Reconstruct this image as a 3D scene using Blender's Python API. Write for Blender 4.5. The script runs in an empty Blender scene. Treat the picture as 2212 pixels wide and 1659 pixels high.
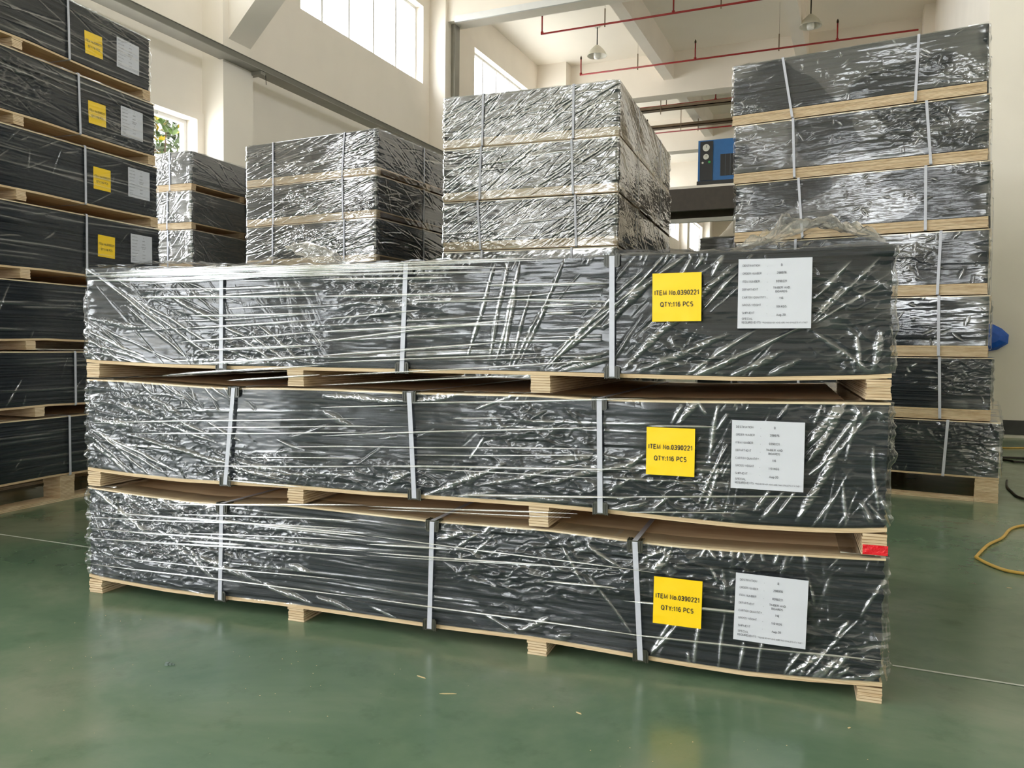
import bpy, math, random
import numpy as np
from mathutils import Matrix, Vector
C = bpy.context.scene.collection
SC = bpy.context.scene
PI = math.pi

# ------------------------------------------------------------------ camera
FPX = 1725.0
PITCH, ROLL, YAW = 0.0433609, 0.0103786, 0.411008
fw = Vector((-math.sin(YAW)*math.cos(PITCH), math.cos(YAW)*math.cos(PITCH), -math.sin(PITCH)))
r0 = Vector((math.cos(YAW), math.sin(YAW), 0)); u0 = r0.cross(fw)
rt = r0*math.cos(ROLL) + u0*math.sin(ROLL); up = -r0*math.sin(ROLL) + u0*math.cos(ROLL)
cam = bpy.data.cameras.new('camera'); camo = bpy.data.objects.new('camera', cam); C.objects.link(camo)
cam.sensor_width = 36.0; cam.lens = 36.0*FPX/2212.0; cam.clip_start = 0.02; cam.clip_end = 200
camo.matrix_world = Matrix(((rt.x, up.x, -fw.x, 0), (rt.y, up.y, -fw.y, 0), (rt.z, up.z, -fw.z, 1.0), (0, 0, 0, 1)))
SC.camera = camo

# ------------------------------------------------------------------ world, view
SKY = 7.0
w = bpy.data.worlds.new('world'); SC.world = w; w.use_nodes = True
nt = w.node_tree; nt.nodes.clear()
wo = nt.nodes.new('ShaderNodeOutputWorld'); bg = nt.nodes.new('ShaderNodeBackground')
tc = nt.nodes.new('ShaderNodeTexCoord'); sx = nt.nodes.new('ShaderNodeSeparateXYZ'); rp = nt.nodes.new('ShaderNodeValToRGB')
nt.links.new(tc.outputs['Generated'], sx.inputs[0]); nt.links.new(sx.outputs['Z'], rp.inputs[0])
rp.color_ramp.elements[0].position = 0.0; rp.color_ramp.elements[0].color = (0.60, 0.60, 0.57, 1)
rp.color_ramp.elements[1].position = 0.03; rp.color_ramp.elements[1].color = (0.93, 0.97, 1.0, 1)
nt.links.new(rp.outputs[0], bg.inputs[0]); bg.inputs[1].default_value = SKY
nt.links.new(bg.outputs[0], wo.inputs[0])
vs = SC.view_settings; vs.view_transform = 'Standard'; vs.look = 'None'; vs.exposure = 0.98; vs.gamma = 1.0; vs.use_curve_mapping = False
SC.cycles.transparent_max_bounces = 24; SC.cycles.max_bounces = 14; SC.cycles.diffuse_bounces = 10
SC.cycles.glossy_bounces = 4; SC.cycles.sample_clamp_indirect = 6.0; SC.cycles.caustics_reflective = False

# ------------------------------------------------------------------ helpers
def hide_none(o): return o
class MB:
    def __init__(s): s.v = []; s.f = []
    def quad(s, a, b, c, d):
        n = len(s.v); s.v += [a, b, c, d]; s.f.append((n, n+1, n+2, n+3)); return s
    def box(s, x0, x1, y0, y1, z0, z1):
        n = len(s.v)
        s.v += [(x0,y0,z0),(x1,y0,z0),(x1,y1,z0),(x0,y1,z0),(x0,y0,z1),(x1,y0,z1),(x1,y1,z1),(x0,y1,z1)]
        s.f += [(n,n+3,n+2,n+1),(n+4,n+5,n+6,n+7),(n,n+1,n+5,n+4),(n+1,n+2,n+6,n+5),(n+2,n+3,n+7,n+6),(n+3,n,n+4,n+7)]
        return s
    def prism(s, pts, axis, a, b):
        # pts: 2D outline; axis 'x','y','z' extrude from a to b
        def P(p, t): return {'x': (t,p[0],p[1]), 'y': (p[0],t,p[1]), 'z': (p[0],p[1],t)}[axis]
        n = len(s.v); m = len(pts)
        s.v += [P(p,a) for p in pts] + [P(p,b) for p in pts]
        s.f.append(tuple(range(n, n+m))); s.f.append(tuple(range(n+2*m-1, n+m-1, -1)))
        for i in range(m):
            j = (i+1) % m; s.f.append((n+i, n+m+i, n+m+j, n+j))
        return s
    def tube(s, path, r, k=10, cap=True):
        path = [Vector(p) for p in path]; rings = []
        for i, p in enumerate(path):
            d = (path[min(i+1,len(path)-1)] - path[max(i-1,0)]).normalized()
            a = d.cross(Vector((0,0,1)))
            if a.length < 1e-3: a = d.cross(Vector((0,1,0)))
            a.normalize(); b = d.cross(a).normalized(); rr = r[i] if isinstance(r,(list,tuple)) else r
            n = len(s.v); rings.append(n)
            s.v += [tuple(p + a*rr*math.cos(2*PI*j/k) + b*rr*math.sin(2*PI*j/k)) for j in range(k)]
        for a, b in zip(rings, rings[1:]):
            for j in range(k): s.f.append((a+j, a+(j+1)%k, b+(j+1)%k, b+j))
        if cap: s.f.append(tuple(range(rings[0]+k-1, rings[0]-1, -1))); s.f.append(tuple(range(rings[-1], rings[-1]+k)))
        return s
    def lathe(s, prof, c, k=32):
        rings = []
        for r, z in prof:
            rings.append(len(s.v)); s.v += [(c[0]+r*math.cos(2*PI*j/k), c[1]+r*math.sin(2*PI*j/k), c[2]+z) for j in range(k)]
        for a, b in zip(rings, rings[1:]):
            for j in range(k): s.f.append((a+j, a+(j+1)%k, b+(j+1)%k, b+j))
        return s
    def mesh(s, name, m, smooth=False):
        me = bpy.data.meshes.new(name); me.from_pydata([tuple(v) for v in s.v], [], s.f)
        me.materials.append(m); me.update()
        if smooth: me.polygons.foreach_set('use_smooth', [True]*len(me.polygons))
        return me
def grid_mesh(name, P, m, wrap=False, smooth=True, layers=None):
    nu, nv, _ = P.shape
    me = bpy.data.meshes.new(name)
    iu = np.arange(nu if wrap else nu-1); iv = np.arange(nv-1)
    A, B = np.meshgrid(iu, iv, indexing='ij'); A2 = (A+1) % nu
    q = np.stack([A*nv+B, A2*nv+B, A2*nv+B+1, A*nv+B+1], -1).reshape(-1, 4)
    me.vertices.add(nu*nv); me.vertices.foreach_set('co', P.reshape(-1).astype(np.float32))
    me.loops.add(q.size); me.loops.foreach_set('vertex_index', q.reshape(-1).astype(np.int32))
    me.polygons.add(len(q)); me.polygons.foreach_set('loop_start', (np.arange(len(q))*4).astype(np.int32))
    me.polygons.foreach_set('use_smooth', np.full(len(q), smooth))
    if layers is not None:
        at = me.attributes.new('layers', 'FLOAT', 'POINT'); at.data.foreach_set('value', layers.reshape(-1).astype(np.float32))
    me.materials.append(m); me.update(calc_edges=True); me.validate()
    return me
def ob(name, data, parent=None, loc=(0,0,0), rz=0.0, label=None, cat=None, group=None, kind=None):
    o = bpy.data.objects.new(name, data); C.objects.link(o); o.location = loc; o.rotation_euler = (0,0,rz)
    if parent: o.parent = parent
    if label: o['label'] = label
    if cat: o['category'] = cat
    if group: o['group'] = group
    if kind: o['kind'] = kind
    return o
def struct(name, mb, m, parent=None, smooth=False):
    return ob(name, mb.mesh(name, m, smooth), parent, kind=None if parent else 'structure')

# ------------------------------------------------------------------ materials
def lin(r, g, b):
    f = lambda c: (c/255/12.92 if c/255 <= .04045 else ((c/255+.055)/1.055)**2.4)
    return (f(r), f(g), f(b), 1)
def mat(name):
    m = bpy.data.materials.new(name); m.use_nodes = True; t = m.node_tree; t.nodes.clear()
    o = t.nodes.new('ShaderNodeOutputMaterial'); return m, t, o
def N(t, kind, **kw):
    n = t.nodes.new('ShaderNode'+kind)
    for k, v in kw.items():
        if k in n.inputs.keys(): n.inputs[k].default_value = v
        else: setattr(n, k, v)
    return n
def coords(t, scale=(1,1,1), kind='Object', rot=(0,0,0)):
    c = N(t, 'TexCoord'); mp = N(t, 'Mapping'); mp.inputs['Scale'].default_value = scale; mp.inputs['Rotation'].default_value = rot
    t.links.new(c.outputs[kind], mp.inputs[0]); return mp.outputs[0]
def ramp(t, fac, stops):
    r = N(t, 'ValToRGB'); e = r.color_ramp.elements
    while len(e) < len(stops): e.new(0.5)
    for i, (p, c) in enumerate(stops): e[i].position = p; e[i].color = c
    t.links.new(fac, r.inputs[0]); return r.outputs[0]
def simple(name, col, rough=.5, metal=0.0, noise=0.0, nscale=8.0, bump=0.0, spec=.5, **kw):
    m, t, o = mat(name); p = N(t, 'BsdfPrincipled'); p.inputs['Roughness'].default_value = rough
    p.inputs['Metallic'].default_value = metal; p.inputs['Specular IOR Level'].default_value = spec
    v = coords(t); n = N(t, 'TexNoise', Scale=nscale, Detail=5.0); t.links.new(v, n.inputs['Vector'])
    d = tuple(c*(1-noise) for c in col[:3])+(1,); b = tuple(min(1, c*(1+noise)) for c in col[:3])+(1,)
    t.links.new(ramp(t, n.outputs[0], [(.3, d), (.7, b)]), p.inputs['Base Color'])
    if bump:
        bm = N(t, 'Bump', Strength=bump, Distance=.01); t.links.new(n.outputs[0], bm.inputs['Height']); t.links.new(bm.outputs[0], p.inputs['Normal'])
    for k, x in kw.items(): p.inputs[k].default_value = x
    t.links.new(p.outputs[0], o.inputs[0]); return m
M = {}
M['plaster'] = simple('plaster', lin(239,232,222), .75, noise=.03, nscale=1.2, bump=.08)
M['ceiling'] = simple('ceiling_paint', lin(240,234,223), .8, noise=.02, nscale=.8)
M['skirting'] = simple('skirting_paint', lin(50,50,50), .4, noise=.1)
M['frame'] = simple('window_frame', lin(225,226,226), .35, noise=.02)
M['rail'] = simple('galvanised_rail', lin(150,148,140), .45, metal=.35, noise=.08, nscale=3)
M['railtop'] = simple('rail_web', lin(120,118,110), .6, noise=.06, nscale=3)
M['red'] = simple('red_pipe_paint', lin(150,30,30), .35, noise=.1)
M['brass'] = simple('sprinkler_head', lin(60,45,35), .4, metal=.6, noise=.1)
M['tray'] = simple('cable_tray', lin(120,104,84), .5, metal=.3, noise=.1)
M['shade'] = simple('lamp_enamel', lin(205,203,190), .4, noise=.03, **{'Transmission Weight': 0.0})
M['bulb'] = simple('lamp_bulb', lin(240,240,236), .25)
M['blackrod'] = simple('dark_metal', lin(45,42,38), .5, metal=.5)
M['strap'] = simple('strap_plastic', lin(190,191,202), .32, noise=.04, nscale=60)
M['guard'] = simple('corner_protector_plastic', lin(52,52,40), .3, noise=.15, nscale=40)
M['blue'] = simple('blue_machine_paint', lin(25,100,165), .4, noise=.05)
M['black'] = simple('black_panel', lin(18,18,20), .4)
M['grille'] = simple('grille_steel', lin(70,74,80), .4, metal=.5)
M['gauge'] = simple('gauge_face', lin(215,215,205), .3)
M['green'] = simple('green_button', lin(40,160,80), .3)
M['steel'] = simple('platform_steel', lin(60,52,42), .5, noise=.15)
M['tarp'] = simple('blue_plastic', lin(10,85,190), .4, noise=.12, nscale=20, bump=.3)
M['ycable'] = simple('yellow_hose', lin(205,165,75), .45, noise=.1, nscale=30)
M['bcable'] = simple('black_cable', lin(35,28,22), .5)
M['redtape'] = simple('red_tape', lin(215,20,35), .25, noise=.15, nscale=70, bump=.5)
M['ylabel'] = simple('yellow_paper', lin(250,207,4), .45, noise=.015, nscale=6)
M['wlabel'] = simple('white_paper', lin(204,205,214), .5, noise=.012, nscale=12)
M['ink'] = simple('black_ink', lin(28,28,26), .5)
M['inkg'] = simple('grey_ink', lin(85,85,92), .5)
M['chip'] = simple('wood_chip', lin(205,185,140), .6, noise=.1)
M['dust'] = simple('grey_debris', lin(110,125,120), .6)
M['heapfilm'] = simple('beige_wrapped_heap', lin(175,165,150), .35, noise=.08, nscale=6)
M['sill'] = simple('joint_line', lin(205,210,203), .5, noise=.1, nscale=20)
M['joint'] = M['sill']

def wood(name, c1, c2, grain=(1.2, 14, 14), layers=0.0, knots=True):
    m, t, o = mat(name); p = N(t, 'BsdfPrincipled'); p.inputs['Roughness'].default_value = .62; p.inputs['Specular IOR Level'].default_value = .3
    n = N(t, 'TexNoise', Scale=3.0, Detail=7.0, Roughness=.6, Distortion=.35); t.links.new(coords(t, grain), n.inputs['Vector'])
    col = ramp(t, n.outputs[0], [(.34, c2), (.62, c1)])
    if layers:
        wv = N(t, 'TexWave', Scale=layers, Distortion=.8, Detail=2.0); wv.bands_direction = 'Z'
        wv.inputs['Detail Scale'].default_value = .15
        t.links.new(coords(t, (.15,.15,1)), wv.inputs['Vector'])
        n2 = N(t, 'TexNoise', Scale=1.0, Detail=3.0); t.links.new(coords(t, (9, 9, 260)), n2.inputs['Vector'])
        mx = N(t, 'Mix', data_type='RGBA', blend_type='MULTIPLY'); mx.inputs[0].default_value = .9
        t.links.new(col, mx.inputs[6]); t.links.new(ramp(t, wv.outputs['Fac'], [(0.0, (.34,.26,.18,1)), (.13, (.8,.75,.68,1)), (.3, (1,1,1,1))]), mx.inputs[7])
        mx2 = N(t, 'Mix', data_type='RGBA', blend_type='MULTIPLY'); mx2.inputs[0].default_value = .8
        t.links.new(mx.outputs[2], mx2.inputs[6]); t.links.new(ramp(t, n2.outputs[0], [(.3, (.5,.4,.3,1)), (.42, (1,1,1,1))]), mx2.inputs[7])
        col = mx2.outputs[2]
    t.links.new(col, p.inputs['Base Color'])
    b = N(t, 'Bump', Strength=.25, Distance=.002); t.links.new(n.outputs[0], b.inputs['Height']); t.links.new(b.outputs[0], p.inputs['Normal'])
    t.links.new(p.outputs[0], o.inputs[0]); return m
M['ply'] = wood('plywood_face', lin(238,218,184), lin(212,184,146), (.7, 6, 6))
M['plyedge'] = wood('plywood_edge', lin(220,196,160), lin(192,162,126), (1.5, 8, 60))
M['bearer'] = wood('laminated_bearer', lin(224,203,172), lin(198,172,138), (2.0, 2.0, 12), layers=35.0)

# dark boards: a pile of thin sheets, edges read as fine horizontal lines
m, t, o = mat('dark_board_edges'); p = N(t, 'BsdfPrincipled'); p.inputs['Roughness'].default_value = .5; p.inputs['Specular IOR Level'].default_value = .2
n = N(t, 'TexNoise', Scale=1.0, Detail=4.0, Roughness=.7); t.links.new(coords(t, (1.6, 1.6, 230)), n.inputs['Vector'])
t.links.new(ramp(t, n.outputs[0], [(.34, lin(12,15,19)), (.5, lin(25,30,36)), (.68, lin(38,44,52))]), p.inputs['Base Color'])
b = N(t, 'Bump', Strength=.5, Distance=.003); t.links.new(n.outputs[0], b.inputs['Height']); t.links.new(b.outputs[0], p.inputs['Normal'])
t.links.new(p.outputs[0], o.inputs[0]); M['board'] = m

# stretch film: clear, thin, glossy, with a trace of milkiness
def film_mat(name, rough, haze, gain, pwr=4.0, lay=True):
    m, t, o = mat(name)
    tr = N(t, 'BsdfTransparent'); tr.inputs[0].default_value = (.97,.98,.98,1)
    gl = N(t, 'BsdfGlossy'); gl.inputs['Roughness'].default_value = rough; gl.inputs['Color'].default_value = (1,1,1,1)
    df = N(t, 'BsdfDiffuse'); df.inputs[0].default_value = (.86,.88,.90,1)
    lw = N(t, 'LayerWeight'); lw.inputs['Blend'].default_value = .5
    n = N(t, 'TexNoise', Scale=1.0, Detail=6.0, Roughness=.65); t.links.new(coords(t, (9, 9, 38)), n.inputs['Vector'])
    bm = N(t, 'Bump', Strength=.10, Distance=.004); t.links.new(n.outputs[0], bm.inputs['Height'])
    t.links.new(bm.outputs[0], gl.inputs['Normal']); t.links.new(bm.outputs[0], lw.inputs['Normal'])
    pw = N(t, 'Math', operation='POWER'); pw.inputs[1].default_value = pwr; t.links.new(lw.outputs['Facing'], pw.inputs[0])
    g = N(t, 'Math', operation='MULTIPLY_ADD'); g.inputs[1].default_value = .85; g.inputs[2].default_value = gain; g.use_clamp = True; t.links.new(pw.outputs[0], g.inputs[0])
    a = N(t, 'MixShader'); a.inputs[0].default_value = haze
    if lay:     # bunched-up pleats hold several layers of film: glossier and milkier
        at = N(t, 'Attribute'); at.attribute_name = 'layers'
        g2 = N(t, 'Math', operation='MULTIPLY_ADD'); g2.inputs[1].default_value = .30; t.links.new(at.outputs['Fac'], g2.inputs[0]); t.links.new(g.outputs[0], g2.inputs[2]); g2.use_clamp = True; g = g2
        h2 = N(t, 'Math', operation='MULTIPLY_ADD'); h2.inputs[1].default_value = .11; h2.inputs[2].default_value = haze; t.links.new(at.outputs['Fac'], h2.inputs[0]); t.links.new(h2.outputs[0], a.inputs[0])
    t.links.new(tr.outputs[0], a.inputs[1]); t.links.new(df.outputs[0], a.inputs[2])
    c = N(t, 'MixShader'); t.links.new(g.outputs[0], c.inputs[0]); t.links.new(a.outputs[0], c.inputs[1]); t.links.new(gl.outputs[0], c.inputs[2])
    t.links.new(c.outputs[0], o.inputs[0]); return m
M['film'] = film_mat('stretch_film', .085, .006, .038)
M['band'] = film_mat('film_strand', .09, .06, .42, lay=False)
M['film2'] = film_mat('stretch_film_double', .10, .015, .11, 2.6)
M['film3'] = film_mat('stretch_film_thick', .10, .04, .11, 1.3)
M['filmhaze'] = film_mat('stretch_film_hazy', .14, .10, .12)

m, t, o = mat('window_glass'); tr = N(t, 'BsdfTransparent'); gl = N(t, 'BsdfGlossy'); gl.inputs['Roughness'].default_value = .02
fr = N(t, 'Fresnel', IOR=1.45); c = N(t, 'MixShader'); t.links.new(fr.outputs[0], c.inputs[0]); t.links.new(tr.outputs[0], c.inputs[1]); t.links.new(gl.outputs[0], c.inputs[2]); t.links.new(c.outputs[0], o.inputs[0]); M['glass'] = m

# floor: worn glossy green epoxy
m, t, o = mat('green_epoxy_floor'); p = N(t, 'BsdfPrincipled')
n = N(t, 'TexNoise', Scale=1.1, Detail=8.0, Roughness=.6, Distortion=.4); t.links.new(coords(t), n.inputs['Vector'])
n2 = N(t, 'TexNoise', Scale=6.0, Detail=5.0, Roughness=.7); t.links.new(coords(t), n2.inputs['Vector'])
c1 = ramp(t, n.outputs[0], [(.32, lin(80,108,86)), (.5, lin(100,121,98)), (.68, lin(128,136,116))])
c2 = ramp(t, n2.outputs[0], [(.28, (.62,.66,.62,1)), (.45, (1,1,1,1)), (.75, (1.0,1.0,.97,1))])
mx = N(t, 'Mix', data_type='RGBA', blend_type='MULTIPLY'); mx.inputs[0].default_value = .45; t.links.new(c1, mx.inputs[6]); t.links.new(c2, mx.inputs[7])
vo = N(t, 'TexVoronoi', Scale=3.3); vo.inputs['Randomness'].default_value = 1.0; t.links.new(coords(t), vo.inputs['Vector'])
sp = ramp(t, vo.outputs['Distance'], [(.0, (.62,.66,.6,1)), (.10, (.8,.84,.8,1)), (.16, (1,1,1,1))])
mx3 = N(t, 'Mix', data_type='RGBA', blend_type='MULTIPLY'); mx3.inputs[0].default_value = .55; t.links.new(mx.outputs[2], mx3.inputs[6]); t.links.new(sp, mx3.inputs[7])
t.links.new(mx3.outputs[2], p.inputs['Base Color'])
rr = ramp(t, n2.outputs[0], [(.3, (.15,.15,.15,1)), (.7, (.27,.27,.27,1))]); t.links.new(rr, p.inputs['Roughness'])
n3 = N(t, 'TexNoise', Scale=14.0, Detail=3.0); t.links.new(coords(t), n3.inputs['Vector'])
b = N(t, 'Bump', Strength=.05, Distance=.01); t.links.new(n3.outputs[0], b.inputs['Height']); t.links.new(b.outputs[0], p.inputs['Normal'])
t.links.new(p.outputs[0], o.inputs[0]); M['floor'] = m

# ------------------------------------------------------------------ building shell
XL, XR, Y0, Y1, ZC = -9.0, 8.0, -17.5, 53.0, 9.4
struct('floor', MB().box(XL-.3, XR+.3, Y0-.3, Y1+.3, -.2, 0), M['floor'])
struct('ceiling', MB().box(XL-.3, XR+.3, Y0-.3, Y1+.3, ZC, ZC+.2), M['ceiling'])
def wall_with_openings(axis, pos, thick, a0, a1, z0, z1, openings):
    mb = MB(); ys = sorted(set([a0, a1] + [q for o_ in openings for q in o_[:2]])); zs = sorted(set([z0, z1] + [q for o_ in openings for q in o_[2:4]]))
    for ya, yb in zip(ys, ys[1:]):
        run = None
        for za, zb in zip(zs, zs[1:]):
            yc, zc = (ya+yb)/2, (za+zb)/2
            hole = any(o_[0] < yc < o_[1] and o_[2] < zc < o_[3] for o_ in openings)
            if not hole:
                if run is None: run = [za, zb]
                else: run[1] = zb
            if hole or zb == zs[-1]:
                if run:
                    if axis == 'x': mb.box(min(pos,pos+thick), max(pos,pos+thick), ya, yb, run[0], run[1])
                    else: mb.box(ya, yb, min(pos,pos+thick), max(pos,pos+thick), run[0], run[1])
                run = None
    return mb
piers = [9.11 + 6.74*k for k in range(-4, 7)]          # near faces of the piers on the left wall
winL = []
for k, pz in enumerate(piers[:-1]):
    a, b_ = pz+.66+1.6, pz+6.74-.28
    winL.append((a, b_, 6.83, 8.50, 5))                 # upper row
winL.append((4.6, 8.98, 2.2, 4.31, 3))                 # low window with shrub
winL.append((-3.5, 2.1, 1.3, 4.31, 4))
winL.append((-16.6, -11.5, 1.3, 4.31, 4))
door = (-9.6, -5.2, 0.0, 4.6)
struct('wall_left', wall_with_openings('x', XL, -.3, Y0, Y1, 0, ZC, winL + [door]), M['plaster'])
winRfill = [(y, y+4.4, 6.83, 8.5, 5) for y in (-15.5, -8.7, -2.0, 4.7)] + [(y, y+4.4, 1.3, 4.3, 4) for y in (-15.5, -8.7)]  # unseen windows, added to balance the daylight from the right side
struct('wall_right', wall_with_openings('x', XR, .3, Y0, 11.17, 0, ZC, winRfill), M['plaster'])
winB = [(-7.8, -3.0, 1.2, 4.3, 4), (-7.8, -3.0, 6.6, 8.5, 5)]
struct('wall_front', wall_with_openings('y', Y0, -.3, XL-.3, XR+.3, 0, ZC, winB), M['plaster'])
struct('wall_back', MB().box(XL-.3, 1.6, Y1, Y1+.3, 0, ZC), M['plaster'])
struct('wall_recess', MB().box(1.30, XR+.3, 11.17, 12.52, 0, ZC).box(1.42, 1.8, 12.52, Y1, 0, ZC), M['plaster'])
struct('baseboard_right', MB().box(1.302, XR, 11.155, 11.17, 0.04, .213), M['skirting'])
# piers, corbels, beams
for k, pz in enumerate(piers):
    struct('trim_%d' % (k+1), MB().box(XL, -8.6, pz, pz+.62, 0, ZC), M['plaster'])
struct('trim_20', MB().prism([(-8.6,5.50),(-5.6,8.35),(-5.6,ZC),(-8.6,ZC)], 'y', 9.22, 9.68), M['plaster'])
for j, yb in enumerate((15.95, 22.72, 29.2, 35.9, 42.7)):
    struct('trim_%d' % (21+j), MB().box(XL, 1.42, yb, yb+.5, 8.25, ZC), M['plaster'])
for j, (ya, yb) in enumerate(((16.45,22.72),(23.22,29.2),(29.7,35.9),(36.4,42.7))):
    struct('trim_%d' % (30+j), MB().box(-5.31, -5.03, ya, yb, 8.65, ZC), M['plaster'])
    struct('trim_%d' % (40+j), MB().box(-1.75, -1.47, ya, yb, 8.65, ZC), M['plaster'])
struct('trim_50', MB().box(-9.0, -8.1, 22.3, 22.72, 0, ZC), M['plaster'])
struct('trim_51', MB().box(.35, 1.42, 21.4, 21.9, 7.85, 8.35), M['plaster'])
struct('trim_52', MB().box(1.18, 1.42, 21.9, 22.5, 0, ZC), M['plaster'])
struct('trim_53', MB().box(-8.60, -8.5, 16.12, 16.34, 0, 8.25), M['rail'])
struct('trim_54', MB().box(-8.4, -5.0, 15.90, 15.95, 8.19, 8.33), M['frame'])

def window(n, axis, pos, a, b_, z0, z1, nm, inside):
    # frame + mullions + pane; inside = +1 when the room lies on the + side
    t0, t1 = (pos-.26*inside, pos-.18*inside); t0, t1 = min(t0,t1), max(t0,t1)
    mb = MB(); f = .055
    def bx(ya, yb, za, zb):
        if axis == 'x': mb.box(t0, t1, ya, yb, za, zb)
        else: mb.box(ya, yb, t0, t1, za, zb)
    bx(a, b_, z0, z0+f); bx(a, b_, z1-f, z1); bx(a, a+f, z0+f, z1-f); bx(b_-f, b_, z0+f, z1-f)
    for i in range(1, nm): c_ = a + (b_-a)*i/nm; bx(c_-.03, c_+.03, z0+f, z1-f)
    o = struct('window_%d' % n, mb, M['frame'])
    g = (t0+t1)/2
    gm = MB().quad((g,a+f,z0+f),(g,b_-f,z0+f),(g,b_-f,z1-f),(g,a+f,z1-f)) if axis == 'x' else MB().quad((a+f,g,z0+f),(b_-f,g,z0+f),(b_-f,g,z1-f),(a+f,g,z1-f))
    ob('pane', gm.mesh('pane', M['glass']), o)
    portal(axis, pos-.14*inside, a, b_, z0, z1, inside)
def portal(axis, p, a, b_, z0, z1, inside):
    l = bpy.data.lights.new('sky_portal', 'AREA'); l.shape = 'RECTANGLE'; l.size = b_-a; l.size_y = z1-z0; l.cycles.is_portal = True
    o = bpy.data.objects.new('sky_portal', l); C.objects.link(o)
    if axis == 'x': o.location = (p, (a+b_)/2, (z0+z1)/2); d = Vector((inside,0,0))
    else: o.location = ((a+b_)/2, p, (z0+z1)/2); d = Vector((0,inside,0))
    o.rotation_euler = d.to_track_quat('-Z', 'Y').to_euler()
n = 1
for q in winL: window(n, 'x', XL, q[0], q[1], q[2], q[3], q[4], 1); n += 1
for q in winRfill: window(n, 'x', XR, q[0], q[1], q[2], q[3], q[4], -1); n += 1
for q in winB: window(n, 'y', Y0, q[0], q[1], q[2], q[3], q[4], 1); n += 1
struct('door_1', MB().box(-9.3, -8.98, -9.72, -9.6, 0, 4.72).box(-9.3, -8.98, -5.2, -5.08, 0, 4.72).box(-9.3, -8.98, -9.6, -5.2, 4.6, 4.72), M['frame'])
portal('x', -9.1, door[0], door[1], door[2], door[3], 1)
# deep plastered surround of the low window
struct('trim_60', MB().box(-9.0, -8.97, 4.3, 9.11, 4.31, 4.42).box(-9.0, -8.97, 8.98, 9.11, 2.0, 4.31), M['plaster'])
# crane rail along the left wall
cr = ob('crane_rail', None, loc=(-8.5, 0, 5.17), label='long grey steel crane rail running along the left wall below the upper windows', cat='rail')
ob('web', MB().box(.07, .09, -12, 15.9, .01, .095).mesh('web', M['railtop']), cr)
ob('flange', MB().box(-.16, .10, -12, 15.9, 0, .010).box(-.16, .10, -12, 15.9, .095, .103).mesh('flange', M['rail']), cr)
ob('bracket', MB().box(-.5, .08, 9.70, 9.80, -.05, -.001).mesh('bracket', M['rail']), cr)
ob('hook', MB().tube([(0,9.9,-.001),(0,9.91,-.14)], .005).mesh('hook', M['blackrod']), cr)
wb = ob('junction_box', MB().box(-.25, 0, -.35, .35, -.16, .16).mesh('junction_box', M['frame']), loc=(-8.35, 16.15, 6.18), label='white box fixed to the second wall pier beside the tall bright stack', cat='box')
# slab expansion joint
jm = MB()
for (xa, ya, xb, yb) in ((-8.9,2.66,-3.45,2.752),(.12,2.80,7.9,2.68)):
    jm.box(xa, xb, ya-.004, ya+.004, 0.0002, .0012) if False else jm.quad((xa,ya-.006,.0012),(xb,yb-.006,.0012),(xb,yb+.006,.0012),(xa,ya+.006,.0012))
struct('trim_61', jm, M['joint'])

# ------------------------------------------------------------------ numeric noise for film
def vnoise(X, Y, seed):
    r = np.random.default_rng(seed); G = r.standard_normal((64, 64))
    xi = np.floor(X).astype(int); yi = np.floor(Y).astype(int); fx = X-xi; fy = Y-yi
    fx = fx*fx*(3-2*fx); fy = fy*fy*(3-2*fy)
    a = G[xi%64, yi%64]; b_ = G[(xi+1)%64, yi%64]; c_ = G[xi%64, (yi+1)%64]; d = G[(xi+1)%64, (yi+1)%64]
    return (a*(1-fx)+b_*fx)*(1-fy) + (c_*(1-fx)+d*fx)*fy
LAY = {}
def lay(i0, i1, v): LAY['A'][i0:i1] += v
def add_creases(Hf, S, Z, rng, n_, s0, s1, z0, z1, ang, sd, ln, wd, amp, curve=0.0, fan=None):
    ss = S[:, 0]
    for _ in range(n_):
        cs = rng.uniform(s0, s1); cz = rng.uniform(z0, z1)
        if fan is not None:
            cs, cz = fan[0] + rng.uniform(-.02,.02), fan[1] + rng.uniform(-.06,.06)
        th = math.radians(rng.normal(ang, sd)); l = rng.uniform(*ln); wdt = rng.uniform(*wd); am = rng.uniform(*amp)*rng.choice((1, 1, -1))
        c, s = math.cos(th), math.sin(th)
        if fan is None: cs -= l/2*c; cz -= l/2*s
        a0, a1 = sorted((cs, cs+l*c)); pad = wdt*3+.02
        i0, i1 = np.searchsorted(ss, a0-pad), np.searchsorted(ss, a1+pad)
        if i1-i0 < 2: continue
        zr = Z[i0:i1]; sr = S[i0:i1]
        t_ = (sr-cs)*c + (zr-cz)*s; d = -(sr-cs)*s + (zr-cz)*c
        x = np.clip(t_/l, 0, 1); k = rng.uniform(-1, 1)*curve
        ph = rng.uniform(0, 6.28, 3)
        d = d - k*l*(x*(1-x)) - .0016*np.sin(t_*23+ph[0]) - .0004*np.sin(t_*71+ph[1])
        tp = np.clip(4*x*(1-x), 0, 1)**.6; tp[(t_ < 0) | (t_ > l)] = 0
        w_ = wdt*(.45+.75*x) if fan is not None else wdt*(.5+.6*np.sin(x*3.1)**2)
        prof = np.exp(-(d/w_)**2) - .45*np.exp(-((d-1.7*w_)/(w_*1.1))**2)
        Hf[i0:i1] += am*tp*prof*(1+.35*np.sin(t_*55+ph[2]))
        lay(i0, i1, tp*np.clip(prof,0,1)*min(1, abs(am)/.0035)*rng.uniform(.1,.8))
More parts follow.
